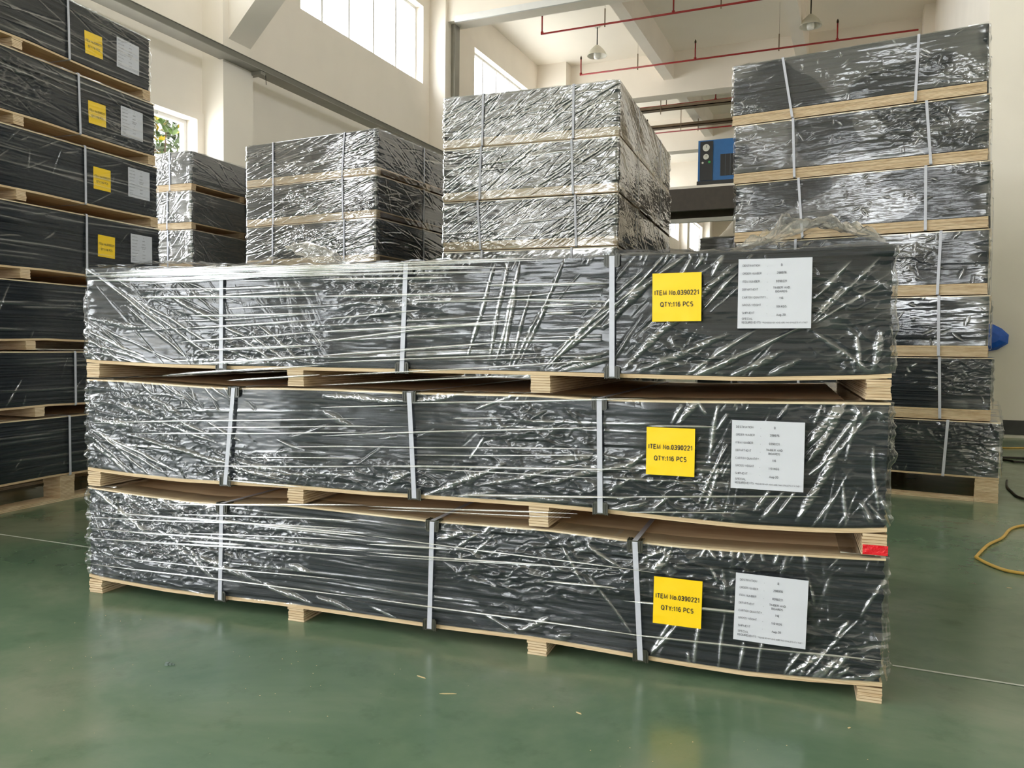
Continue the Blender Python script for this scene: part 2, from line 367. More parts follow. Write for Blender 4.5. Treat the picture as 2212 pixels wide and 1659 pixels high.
def add_streaks(Hf, S, Z, rng, n_, s0, s1, z0, z1, slope, amp, wd=(.0018,.004), ln=(.3,1.4)):
    for _ in range(n_):
        l = rng.uniform(*ln); cs = rng.uniform(s0-.2, s1-.1); cz = rng.uniform(z0, z1); sl = rng.normal(slope, .02); am = rng.uniform(*amp); wdt = rng.uniform(*wd)
        i0, i1 = np.searchsorted(S[:,0], max(cs, s0)), np.searchsorted(S[:,0], min(cs+l, s1))
        if i1-i0 < 3: continue
        t_ = S[i0:i1]-cs; d = Z[i0:i1]-cz-sl*t_-.002*np.sin(t_*9+cs*40); x = np.clip(t_/l,0,1)
        pf = np.clip(5*x*(1-x),0,1)*np.exp(-(d/wdt)**2); Hf[i0:i1] += am*pf; lay(i0, i1, pf*rng.uniform(.1,.7))
def add_folds(Hf, S, Z, rng, folds, zoff, s):
    ss = S[:, 0]
    for (ua, za, ub, zb_, wide) in folds:
        if ua > ub: ua, za, ub, zb_ = ub, zb_, ua, za
        xa, xb = s+ua, s+ub; ya, yb = za-zoff, zb_-zoff; l = math.hypot(xb-xa, yb-ya)
        c, sn = (xb-xa)/l, (yb-ya)/l; wd = rng.uniform(.0065,.010) if wide else rng.uniform(.0028,.0048); am = (.0065 if wide else .0036)*rng.uniform(.75,1.25)
        i0, i1 = np.searchsorted(ss, xa-.03), np.searchsorted(ss, xb+.03)
        if i1-i0 < 2: continue
        sr = S[i0:i1]; zr = Z[i0:i1]; t_ = (sr-xa)*c+(zr-ya)*sn; d = -(sr-xa)*sn+(zr-ya)*c; x = np.clip(t_/l,0,1); ph = rng.uniform(0,6.28,4)
        d = d - rng.uniform(-.06,.06)*l*x*(1-x) - .0016*np.sin(t_*31+ph[0])
        tp = np.clip(6*x*(1-x),0,1)**.7; tp[(t_ < 0)|(t_ > l)] = 0
        w_ = wd*(.6+.5*np.sin(x*PI))*(1+.2*np.sin(t_*60+ph[1]))
        prof = np.exp(-(d/w_)**4) if wide else np.exp(-(d/w_)**2)
        crk = (.0011*np.sin(t_*260+ph[2]+np.sin(t_*90)*2+d*300) if wide else .0003*np.sin(t_*150+ph[2]))
        Hf[i0:i1] += tp*(am*prof*(1+.25*np.sin(t_*41+ph[3])) + crk*prof)
        lay(i0, i1, tp*prof*(.6 if wide else .9)*rng.uniform(.5,1.1))
def add_crumple(Hf, S, Z, seed, amp, fs, fz, mask_f=2.2, thr=.3):
    m1 = np.clip((vnoise(S*mask_f+3.3, Z*mask_f*2+7.7, seed) - thr)*1.4, 0, 1)
    r1 = 1-np.abs(vnoise(S*fs+Z*fz*.3, Z*fz+S*fs*.2, seed+1)); r2 = 1-np.abs(vnoise(S*fs*2.1-Z*fz, Z*fz*2.3, seed+2))
    Hf += amp*m1*(np.clip(r1,-1,1)**3 + .5*np.clip(r2,-1,1)**3)
    k0 = int(np.searchsorted(LAY['S'], S[0,0]-1e-9)); lay(k0, k0+len(Hf), .35*m1*np.clip(r2,0,1)**6)

def interp_curve(c): 
    c = np.array(c, float)
    return lambda x: np.interp(x, c[:,0], c[:,1])

def film_mesh(L, W, zb, zt, presets, seed, off=.010, dres=(.003,.02,.02,.02), dz=.004, covered=True, fm='film'):
    """skirt of film round the load. sides: 0 front (y=0), 1 right end (x=L), 2 back, 3 left end"""
    rng = np.random.default_rng(seed); rc = .014
    pts = []; nrm = []; sc = []; side_rng = []
    s = 0.0
    corners = [((0,0),(1,0),(0,-1),L), ((L,0),(0,1),(1,0),W), ((L,W),(-1,0),(0,1),L), ((0,W),(0,-1),(-1,0),W)]
    for k, ((cx_, cy_), d, nn, ln) in enumerate(corners):
        m_ = max(4, int((ln-2*rc)/dres[k])); u = np.linspace(rc, ln-rc, m_)
        P = np.stack([cx_+d[0]*u+nn[0]*off, cy_+d[1]*u+nn[1]*off], 1)
        pts.append(P); nrm.append(np.tile(nn, (m_,1))); sc.append(s+u); side_rng.append((s, s+ln)); 
        # rounded corner
        nx_ = corners[(k+1)%4][2]; cc = np.array([cx_+d[0]*(ln-rc), cy_+d[1]*(ln-rc)]) - np.array(nn)*rc
        for a in np.linspace(0, PI/2, 6)[1:-1]:
            nv = np.array(nn)*math.cos(a)+np.array(nx_)*math.sin(a)
            pts.append((cc+nv*(rc+off))[None]); nrm.append(nv[None]); sc.append(np.array([s+ln-rc+2*rc*a/(PI/2)]))
        s += ln
    P = np.concatenate(pts); Nn = np.concatenate(nrm); ss = np.concatenate(sc)
    xf = np.clip(P[:,0], 0, L)
    B, T = zb(xf), zt(xf)
    nv = max(6, int(np.max(T-B)/dz)); v = np.linspace(0, 1, nv)
    Zs = B[:,None]*(1-v)+T[:,None]*v; S = np.tile(ss[:,None], (1, nv))
    Hf = .003*vnoise(S*3, Zs*7, seed+5) + .0005*vnoise(S*6, Zs*60, seed+6) + .00025*vnoise(S*24, Zs*150, seed+7)
    edge = np.exp(-np.minimum.reduce([np.abs(ss-a) for a, b_ in side_rng]+[np.abs(ss-side_rng[-1][1])])/.035)[:,None]
    Hf += edge*(.006*vnoise(S*2+9, Zs*28, seed+8) + .003*vnoise(S*12, Zs*75, seed+9))
    LAY['A'] = np.zeros_like(Hf); LAY['S'] = ss
    for k, fn in presets.items():
        a, b_ = side_rng[k]; fn(Hf, S, Zs, rng, a, b_-a)
    Hf = np.clip(Hf, -.008, .016)
    pin = np.minimum(1, np.minimum(v, 1-v)*12)[None]*.8+.2
    Hf = Hf*pin
    X = P[:,0][:,None]+Nn[:,0][:,None]*Hf; Y = P[:,1][:,None]+Nn[:,1][:,None]*Hf
    G = np.stack([X, Y, Zs], -1); La = np.clip(LAY['A']+.25*edge*np.clip(vnoise(S*9, Zs*30, seed+20), 0, 1), 0, 1.2)
    if True:
        # fold over the top edge: a few more rows going inwards, ruffled
        rows = []
        for q, ins in enumerate((.02, .06, .12)):
            lift = (.001 + .0012*np.abs(vnoise(ss*14, ss*0+q, seed+11))) if covered else (.004 + .004*np.abs(vnoise(ss*14, ss*0+q, seed+11)) + .003*q)
            rows.append(np.stack([P[:,0]-Nn[:,0]*(ins+off), P[:,1]-Nn[:,1]*(ins+off), T+lift], -1)[:,None])
        G = np.concatenate([G]+rows, 1); La = np.concatenate([La]+[np.full((len(ss),1),.3)]*3, 1)
    return grid_mesh('stretch_film', G, M[fm], wrap=True, layers=La)

def top_film(L, W, zt, seed, tents, res=.012):
    x = np.arange(.02, L-.01, res); y = np.arange(0.0, W, res*1.6); X, Y = np.meshgrid(x, y, indexing='ij')
    Z = zt(X) + .004 + .005*np.abs(vnoise(X*9, Y*7, seed)) + .003*np.abs(vnoise(X*30+Y*8, Y*22, seed+1))
    for (tx, ty, h, rx, ry) in tents:
        dx_, dy_ = (X-tx)/rx, (Y-ty)/ry
        Z += h*np.clip(1-np.abs(dx_)-np.abs(dy_)*.8, 0, 1)**1.0*(1+.18*vnoise(X*16, Y*14, seed+2)) + .02*h/.1*np.clip(1-(dx_**2+dy_**2), 0, 1)*np.abs(vnoise(X*25+Y*11, Y*20, seed+3))
    return grid_mesh('top_film', np.stack([X, Y, Z], -1), M['film'], layers=np.clip(.15+.5*vnoise(X*14, Y*9, seed+9)*(vnoise(X*3, Y*3, seed+8) > 0), 0, 1))

# ------------------------------------------------------------------ lettering
def _arc(cx_, cy_, rx, ry, a0, a1, n_=10): return [(cx_+rx*math.cos(math.radians(a0+(a1-a0)*i/n_)), cy_+ry*math.sin(math.radians(a0+(a1-a0)*i/n_))) for i in range(n_+1)]
GL = {   # width, strokes; cap height 1
 'A': (.70, [[(0,0),(.35,1),(.70,0)],[(.13,.34),(.57,.34)]]), 'B': (.60, [[(0,0),(0,1),(.34,1)]+_arc(.34,.76,.22,.24,90,-90)+[(0,.52)],[(.34,.52)]+_arc(.36,.26,.24,.26,90,-90)+[(0,0)]]),
 'C': (.66, [_arc(.35,.5,.35,.5,42,318,18)]), 'D': (.64, [[(0,0),(0,1),(.28,1)]+_arc(.28,.5,.36,.5,90,-90,14)+[(0,0)]]),
 'E': (.56, [[(.56,0),(0,0),(0,1),(.54,1)],[(0,.52),(.5,.52)]]), 'G': (.70, [_arc(.35,.5,.35,.5,42,330,18)+[(.70,.45),(.38,.45)]]),
 'H': (.60, [[(0,0),(0,1)],[(.60,0),(.60,1)],[(0,.52),(.60,.52)]]), 'I': (.02, [[(.01,0),(.01,1)]]), 'K': (.62, [[(0,0),(0,1)],[(.60,1),(0,.36)],[(.22,.58),(.62,0)]]),
 'L': (.50, [[(0,1),(0,0),(.50,0)]]), 'M': (.70, [[(0,0),(0,1),(.35,.08),(.70,1),(.70,0)]]), 'N': (.60, [[(0,0),(0,1),(.60,0),(.60,1)]]),
 'O': (.74, [_arc(.37,.5,.37,.5,0,360,22)]), 'P': (.58, [[(0,0),(0,1),(.32,1)]+_arc(.32,.73,.26,.27,90,-90)+[(0,.46)]]),
 'Q': (.76, [_arc(.37,.5,.37,.5,0,360,22),[(.46,.26),(.76,-.08)]]), 'R': (.62, [[(0,0),(0,1),(.34,1)]+_arc(.34,.75,.25,.25,90,-90)+[(0,.5)],[(.32,.5),(.62,0)]]),
 'S': (.58, [_arc(.29,.74,.26,.26,35,260,12)+_arc(.29,.26,.28,.26,80,-145,12)]), 'T': (.60, [[(0,1),(.60,1)],[(.30,1),(.30,0)]]),
 'U': (.60, [[(0,1),(0,.32)]+_arc(.30,.32,.30,.32,180,360)+[(.60,1)]]), 'V': (.66, [[(0,1),(.33,0),(.66,1)]]), 'W': (.94, [[(0,1),(.22,0),(.47,.95),(.72,0),(.94,1)]]),
 'Y': (.64, [[(0,1),(.32,.48),(.64,1)],[(.32,.48),(.32,0)]]),
 '0': (.48, [_arc(.24,.5,.24,.5,0,360,18)]), '1': (.34, [[(.02,.74),(.24,.98),(.24,0)]]), '2': (.50, [_arc(.25,.73,.24,.27,170,-30,10)+[(.02,0),(.50,0)]]),
 '3': (.50, [_arc(.24,.75,.22,.25,160,-90,10)+_arc(.24,.26,.25,.26,90,-160,10)]), '6': (.50, [[(.44,.86)]+_arc(.26,.66,.24,.34,50,180,8)+[(.01,.34)],_arc(.25,.31,.24,.31,0,360,16)]),
 '7': (.48, [[(0,1),(.48,1),(.18,0)]]), '8': (.50, [_arc(.25,.76,.20,.24,0,360,14),_arc(.25,.26,.25,.26,0,360,14)]), '9': (.50, [[(.06,.14)]+_arc(.24,.34,.24,.34,230,360,8)+[(.49,.66)],_arc(.25,.69,.24,.31,0,360,16)]),
 'o': (.50, [_arc(.25,.36,.25,.36,0,360,16)]), 'u': (.42, [[(0,.72),(0,.24)]+_arc(.21,.24,.21,.24,180,360,8)+[(.42,.72)],[(.42,.2),(.42,0)]]), 'g': (.46, [_arc(.22,.36,.22,.34,0,360,16),[(.45,.72),(.45,-.06)]+_arc(.23,-.06,.22,.2,0,-150,8)]),
 '.': (.03, [[(.015,-.06),(.015,.14)]]), ':': (.03, [[(.015,-.06),(.015,.14)],[(.015,.54),(.015,.74)]]), '-': (.26, [[(0,.36),(.26,.36)]]), '*': (.24, [[(.12,.62),(.12,1)],[(0,.72),(.24,.9)],[(0,.9),(.24,.72)]]), ' ': (.22, [])}
def text_mesh(items, m, name='lettering'):
    """items: (string, x, y, cap height, width or None, anchor, stroke weight); lettering drawn with plain sans strokes in the local xz plane"""
    V = []; F = []
    for (s_, x, y, h, wd, anc, wt) in items:
        pen = 0; st = []
        for ch in s_:
            w_, sts = GL[ch]; pen += wt/2
            for q in sts: st.append([(a+pen, b_) for a, b_ in q])
            pen += w_+wt/2+.10
        tot = pen-.10; sx_ = h if wd is None else wd/tot; x0 = x if anc == 'l' else x-tot*sx_/2
        for si, q in enumerate(st):
            P = [np.array(a, float) for a in q]; P = [P[0]]+[b_ for a, b_ in zip(P, P[1:]) if np.linalg.norm(b_-a) > 1e-4]
            if len(P) < 2: continue
            closed = np.linalg.norm(P[0]-P[-1]) < 1e-3; n_ = len(V); L_ = []
            for i in range(len(P)):
                a = P[i-1] if i else (P[-2] if closed else None); c_ = P[i+1] if i < len(P)-1 else (P[1] if closed else None)
                d1 = None if a is None else (P[i]-a)/np.linalg.norm(P[i]-a); d2 = None if c_ is None else (c_-P[i])/np.linalg.norm(c_-P[i])
                d1 = d2 if d1 is None else d1; d2 = d1 if d2 is None else d2
                t_ = d1+d2; t_ = t_/max(np.linalg.norm(t_), 1e-6); nn = np.array([-t_[1], t_[0]]); k = min(1.6, 1/max(.3, float(nn@np.array([-d2[1], d2[0]]))))
                L_.append((P[i]+nn*wt/2*k, P[i]-nn*wt/2*k))
            for (a, b_) in L_: V.extend([(a[0]*sx_+x0, -.00002*(si % 3), a[1]*h+y), (b_[0]*sx_+x0, -.00002*(si % 3), b_[1]*h+y)])
            for i in range(len(L_)-1): F.append((n_+2*i, n_+2*i+1, n_+2*i+3, n_+2*i+2))
    me = bpy.data.meshes.new(name); me.from_pydata(V, [], F); me.materials.append(m); me.update(); return me
Lw = .2
itm = text_mesh([('ITEM No.0390221', .0725, .080, .0128, .132, 'c', .20)], M['ink'])
itm2 = text_mesh([('QTY:116 PCS', .0725, .045, .0128, .098, 'c', .20)], M['ink'])
rows = [('DESTINATION', .895, 'B', .895), ('ORDER NUMBER', .78, '298976', .785), ('ITEM NUMBER', .665, '0390221', .662), ('DEPARTMENT', .55, None, 0), ('CARTON QUANTITY', .435, '116', .42), ('GROSS WEIGHT', .325, '119 KGS', .30), ('SHIPMENT', .21, 'Aug-20', .18), ('SPECIAL', .125, None, 0), ('REQUIREMENTS', .072, None, 0)]
its = []
for a, y, v, yv in rows:
    its.append((a, .012, y*Lw, .0058, len(a)*.0044, 'l', .13))
    if a not in ('SPECIAL', 'REQUIREMENTS'): its.append(('-', .080, (y-.01)*Lw, .006, None, 'l', .12))
    if v: its.append((v, .120, yv*Lw, .0060, None, 'c', .15))
its += [('TIMBER AND', .120, .572*Lw, .0056, .046, 'c', .15), ('BOARDS', .120, .518*Lw, .0056, .032, 'c', .15), ('**PLEASE DO NOT MOVE MORE THAN 3 PALLETS AT A TIME**', .131, .072*Lw, .0040, .124, 'c', .15)]
ships = [text_mesh([q for q in its if q[1] < .05], M['inkg'])]+[text_mesh([q], M['inkg']) for q in its if q[1] > .1 and 'BOARDS' not in q[0] and 'TIMBER' not in q[0]]
ships += [text_mesh([q for q in its if q[0] in ('TIMBER AND', 'BOARDS')], M['inkg'])]+[text_mesh([q], M['inkg']) for q in its if q[0] == '-']
def curved_sheet(name, wd, ht, m, seed):
    x = np.linspace(0, wd, 16); z = np.linspace(0, ht, 16); X, Z = np.meshgrid(x, z, indexing='ij')
    Y = -.0010 - .0006*np.abs(vnoise(X*18, Z*40, seed))
    return grid_mesh(name, np.stack([X, Y, Z], -1), m)
ylab = curved_sheet('yellow_label', .145, .145, M['ylabel'], 3)
wlab = curved_sheet('shipping_label', .202, .201, M['wlabel'], 4)

# ------------------------------------------------------------------ package pieces
_cache = {}
def body_mesh(L, W, zb, zt, seed, key):
    if key in _cache: return _cache[key]
    rng = np.random.default_rng(seed); nz = 46; rows = []
    nx = 26; xs = np.linspace(0, L, nx)
    per = [(x, 0) for x in xs] + [(L, W*q) for q in (.25,.5,.75)] + [(x, W) for x in xs[::-1]] + [(0, W*q) for q in (.75,.5,.25)]
    per = np.array(per)
    cx_, cy_ = L/2, W/2
    G = []
    for k in range(nz):
        q = k/(nz-1); j = rng.normal(0, .0016, 2); sw = rng.normal(0, .0012)
        px = np.clip(per[:,0], 0, L)
        z = zb(px)*(1-q)+zt(px)*q
        X = cx_+(per[:,0]-cx_)*(1+(sw-.003)/L*2)+j[0]; Y = cy_+(per[:,1]-cy_)*(1+(sw-.003)/W*2)+j[1]
        G.append(np.stack([X, Y, z], -1))
    G = np.stack(G, 1); me = grid_mesh('board_stack', G, M['board'], wrap=True, smooth=False); _cache[key] = me; return me
def slab_mesh(name, L, W, zb, zt, m, key):
    if key in _cache: return _cache[key]
    xs = np.linspace(0, L, 48); v = []; f = []
    for x in xs: v += [(x,0,float(zb(x))),(x,W,float(zb(x))),(x,W,float(zt(x))),(x,0,float(zt(x)))]
    for i in range(len(xs)-1):
        a = i*4; b_ = a+4
        for j in range(4): k = (j+1)%4; f.append((a+j, a+k, b_+k, b_+j))
    f += [(3,2,1,0), (len(v)-4,len(v)-3,len(v)-2,len(v)-1)]
    me = bpy.data.meshes.new(name); me.from_pydata(v, [], f); me.materials.append(m); me.update(); _cache[key] = me; return me
def bearer_mesh(x0, x1, W, z0, z1, seed):
    # laminated bearer: stacked plies with uneven sawn ends
    rng = random.Random(seed); mb = MB(); n_ = 6
    for i in range(n_):
        a = z0+(z1-z0)*i/n_; b_ = z0+(z1-z0)*(i+1)/n_
        e = [rng.uniform(-.0022, .0022) for _ in range(4)]
        mb.box(x0+e[0], x1+e[1], e[2], W+e[3], a, b_-.0004)
    return mb.mesh('bearer', M['bearer'])
def strap_loop(axis, p, A0, A1, z0, z1, wd=.0165, th=.0012, lean=0.0):
    """closed band in the plane across the load. axis 'x': band runs round y-z at x=p"""
    mb = MB(); r = .006
    pts = [(A0, z0+r), (A0, z1-r), (A0+r, z1), (A1-r, z1), (A1, z1-r), (A1, z0+r), (A1-r, z0), (A0+r, z0)]
    out = []; cen = ((A0+A1)/2, (z0+z1)/2)
    n_ = len(mb.v)
    for (a, z) in pts:
        da, dz_ = (-1 if a < cen[0] else 1)*th, (-1 if z < cen[1] else 1)*th
        l = lean*((z-z0)/(z1-z0)) 
        for (aa, zz) in ((a, z), (a+da, z+dz_)):
            for q in (-wd/2, wd/2):
                mb.v.append((p+q+l, aa, zz) if axis == 'x' else (aa, p+q+l, zz))
    m_ = len(pts)
    for i in range(m_):
        a = n_+4*i; b_ = n_+4*((i+1) % m_)
        mb.f += [(a, b_, b_+1, a+1), (a+2, a+3, b_+3, b_+2), (a, a+2, b_+2, b_), (a+1, b_+1, b_+3, a+3)]
    return mb.mesh('strap', M['strap'])
def guard_mesh():
    # plastic corner protector, corner at origin; legs run back (+y) and down (-z) with ribs and rounded outline
    mb = MB(); w2 = .0245; t_ = .0022; h = .036
    mb.prism([(-w2,-h+.006),(-w2+.006,-h),(w2-.006,-h),(w2,-h+.006),(w2,0),(-w2,0)], 'y', -t_, 0)
    mb.box(-w2, w2, -t_, h, 0, t_)
    for x in (-w2, -w2+.007, w2-.010, w2-.003): mb.box(x, x+.003, -t_-.0022, -t_, -h+.006, 0); mb.box(x, x+.003, -t_, h, t_, t_+.0022)
    return mb.mesh('corner_protector', M['guard'])
GUARD = guard_mesh()

def flat_profile(h0=.062, sag=.006, H=.436, L=2.93, seed=0):
    r = random.Random(seed); s1 = sag*r.uniform(.6, 1.5); s2 = sag*r.uniform(.3, 1.0)
    xs = np.linspace(0, L, 25)
    zb = [(x, h0 - s1*abs(math.sin(PI*3*x/L))) for x in xs]; zt = [(x, H - s2*math.sin(PI*x/L)) for x in xs]
    return zb, zt

def package(loc, ang, L, W, zbC, ztC, label, group, presets, seed, bearers, cross=(), lng=(), labels=None, tall=False, res=.006, tents=(), bz=None, off=.010, guards=False, key=None, side_res=None, fm='film', fullwrap=False, lab_off=-.0305, topfilm=False, covered=True):
    """one strapped and wrapped load on its own ply base. local x = long side, front face at y=0"""
    root = ob('wrapped_pallet', None, loc=loc, rz=math.radians(ang), label=label, cat='pallet', group=group)
    zb, zt0 = interp_curve(zbC), interp_curve(ztC); dc = .008 if covered else 0.0; zt = lambda x: zt0(x)-dc
    key = key or ('p', seed)
    dk = lambda x: zb(x)+.012
    ob('plywood_deck', slab_mesh('plywood_deck', L, W, zb, dk, M['plyedge'], (key,'deck')), root)
    ob('board_stack', body_mesh(L-.004, W-.004, lambda x: dk(x)+.0005, lambda x: zt(x)-.0065, seed, (key,'body')), root, loc=(.002,.002,0))
    ob('plywood_lid', slab_mesh('plywood_lid', L, W, lambda x: zt(x)-.006, zt, M['ply'] if covered else M['board'], (key,'lid')), root)
    for i, (a, b_) in enumerate(bearers):
        zl = 0.0 if bz is None else bz[i]
        z1 = float(min(zb(a), zb(b_)))
        if tall:
            for (ya, yb) in ((0,.14),(W/2-.07,W/2+.07),(W-.14,W)):
                ob('block', bearer_mesh(a, b_, yb-ya, .022, z1, seed*7+i), root, loc=(0,ya,0))
        else:
            ob('bearer', bearer_mesh(a, b_, W, zl, z1, seed*7+i), root)
    if tall:
        for a in (0, L-.1): ob('bottom_board', MB().box(a, a+.1, .142, W-.142, 0, .0215).mesh('bottom_board', M['bearer']), root)
        for a in (0, W/2-.07, W-.14): ob('bottom_board', MB().box(*((0, L) if a in (0, W-.14) else (.102, L-.102)), a, a+.14, 0, .021).mesh('bottom_board', M['bearer']), root)
    fz = (lambda x: 0*x+.006) if fullwrap else (lambda x: dk(x)+.002)
    sr = side_res or (res, res*2, .05, res*2)
    ob('stretch_film', film_mesh(L, W, fz, lambda x: zt(x)+.001, presets, seed, off=off, covered=covered, fm=fm, dres=sr, dz=max(.0028, min(res, .006)) if res < .01 else .012), root)
    if topfilm: ob('top_film', top_film(L, W, lambda x: zt(x)+.006, seed+40, tents), root)
    so = off+.0085
    for (p, lean) in cross:
        z0 = float(zb(p))-.0012; z1 = float(zt(p+lean))+.0035
        st = ob('strap', strap_loop('x', p, -so, W+so, z0, z1, lean=lean), root)
        if guards:
            g1 = ob('corner_protector', GUARD, st, loc=(p+lean, -so+.003, z1-.0015))
            g2 = ob('corner_protector', GUARD, st, loc=(p, -so+.003, z0+.0015)); g2.scale = (1,1,-1)
    for (p, lean) in lng:
        z0 = float(zb(0))-.0012 if tall else .0015; z1 = float(max(zt(0), zt(L)))+.0035
        ob('strap', strap_loop('y', p, -so, L+so, z0, z1, lean=lean, wd=.018), root)
    if labels:
        for kind, x, z, rot in labels:
            lo = ob('item_label' if kind == 'y' else 'shipping_label', ylab if kind == 'y' else wlab, root, loc=(x, lab_off, z)); lo.rotation_euler = (0, rot, 0)
            lo['label'] = 'yellow item label' if kind == 'y' else 'white shipping label'
            for tm in ([itm, itm2] if kind == 'y' else ships): ob('lettering', tm, lo, loc=(0, -.0024, 0))
    return root

# ------------------------------------------------------------------ film presets
F_TOP = [(0.17,1.229,0.634,0.952,0),(0.266,1.179,0.65,0.986,0),(0.209,1.157,0.528,0.941,0),(0.422,1.19,0.656,1.085,1),(0.112,1.244,0.431,1.041,0),(0.022,1.108,0.316,1.067,1),(0.028,1.094,0.485,0.928,0),(0.027,1.053,0.297,0.956,0),(0.02,1.012,0.375,0.926,0),(0.026,0.985,0.308,0.925,0),(0.165,1.256,0.244,1.219,0),(0.671,1.076,0.773,1.034,0),(0.671,0.999,0.848,0.942,0),(0.717,1.042,0.898,0.951,0),(0.778,1.051,0.947,0.952,0),(0.819,1.085,0.996,0.961,0),(1.981,1.287,1.9,1.116,0),(1.829,1.286,1.751,0.954,0),(1.793,1.287,1.725,0.953,0),(1.748,1.289,1.647,0.962,0),(1.819,1.225,1.777,0.978,0),(1.87,1.192,1.797,0.935,0),(1.9,1.125,1.807,0.94,0),(1.938,1.191,1.832,0.955,0),(2.232,1.253,1.902,0.932,0),(2.243,1.217,2.008,1.037,0),(2.125,1.115,1.922,0.938,0),(2.127,0.996,1.932,0.933,1),(2.122,0.973,1.971,0.934,1),(2.055,1.074,1.941,0.957,0),(2.296,1.291,2.1,1.097,0),(2.376,1.288,2.311,1.165,0),(2.275,1.231,2.1,1.066,1),(2.509,1.264,2.166,0.938,1),(2.51,1.234,2.405,1.122,0),(2.489,1.054,2.215,0.934,1),(2.562,1.066,2.358,0.924,0),(2.718,1.087,2.375,0.92,0),(2.643,1.005,2.492,0.922,1),(2.819,1.26,2.72,1.152,0),(2.893,1.27,2.718,1.087,0),(2.799,1.184,2.722,1.104,0),(2.719,1.063,2.88,0.939,0),(2.69,0.984,2.597,0.925,1),(2.515,0.982,2.384,0.92,1),(2.359,1.289,2.266,1.227,0),(2.902,1.198,2.726,1.087,0),(2.898,1.063,2.88,0.947,1),(2.833,1.047,2.85,0.954,0),(2.406,1.283,2.385,1.25,0),(2.468,1.286,2.436,1.223,0)]
F_MID = [(0.03,0.663,0.451,0.517,0),(0.052,0.653,0.404,0.506,0),(0.066,0.659,0.33,0.491,0),(0.03,0.641,0.261,0.492,0),(0.03,0.613,0.213,0.5,0),(0.215,0.654,1.024,0.504,1),(0.332,0.714,0.647,0.632,0),(0.596,0.714,0.754,0.647,0),(0.722,0.573,0.989,0.542,1),(0.038,0.703,0.25,0.689,1),(0.433,0.729,0.634,0.657,0),(0.169,0.773,0.329,0.742,1),(0.285,0.857,0.341,0.814,0),(0.363,0.859,0.484,0.805,0),(0.429,0.843,0.484,0.805,0),(0.527,0.837,0.548,0.794,0),(0.586,0.843,0.643,0.792,0),(0.596,0.856,0.695,0.807,0),(0.318,0.804,0.483,0.734,1),(1.79,0.627,1.498,0.5,1),(2.035,0.636,1.677,0.543,1),(2.213,0.651,1.873,0.554,1),(2.206,0.607,2.127,0.553,0),(2.259,0.532,2.137,0.494,1),(1.44,0.573,1.354,0.539,1),(1.757,0.528,1.612,0.501,1),(1.777,0.506,2.014,0.519,1),(1.097,0.829,1.432,0.818,1),(1.443,0.814,1.659,0.855,1),(1.823,0.855,1.68,0.797,0),(1.097,0.771,1.221,0.724,1),(1.712,0.71,1.661,0.63,0),(2.075,0.667,1.965,0.637,1),(2.418,0.873,2.341,0.772,1),(2.356,0.839,2.325,0.774,0),(2.403,0.849,2.427,0.81,0),(2.461,0.843,2.437,0.678,0),(2.488,0.816,2.459,0.763,0),(2.49,0.725,2.405,0.532,0),(2.469,0.652,2.429,0.525,0),(2.662,0.853,2.631,0.802,0),(2.752,0.852,2.729,0.79,0),(2.801,0.857,2.709,0.724,1),(2.818,0.862,2.71,0.674,1),(2.86,0.852,2.732,0.645,0),(2.804,0.733,2.689,0.502,1),(2.791,0.713,2.721,0.644,0),(2.843,0.836,2.819,0.688,0),(2.807,0.611,2.725,0.49,0),(2.81,0.638,2.821,0.505,0),(2.86,0.577,2.89,0.515,1),(2.878,0.574,2.938,0.5,0),(2.908,0.603,2.951,0.501,0),(2.654,0.593,2.593,0.51,0),(2.683,0.595,2.641,0.526,0),(2.613,0.594,2.57,0.528,0),(2.246,0.684,2.181,0.631,1),(2.257,0.533,2.183,0.511,1),(2.317,0.55,2.281,0.518,0),(2.887,0.737,2.906,0.55,0),(2.884,0.849,2.791,0.702,0)]
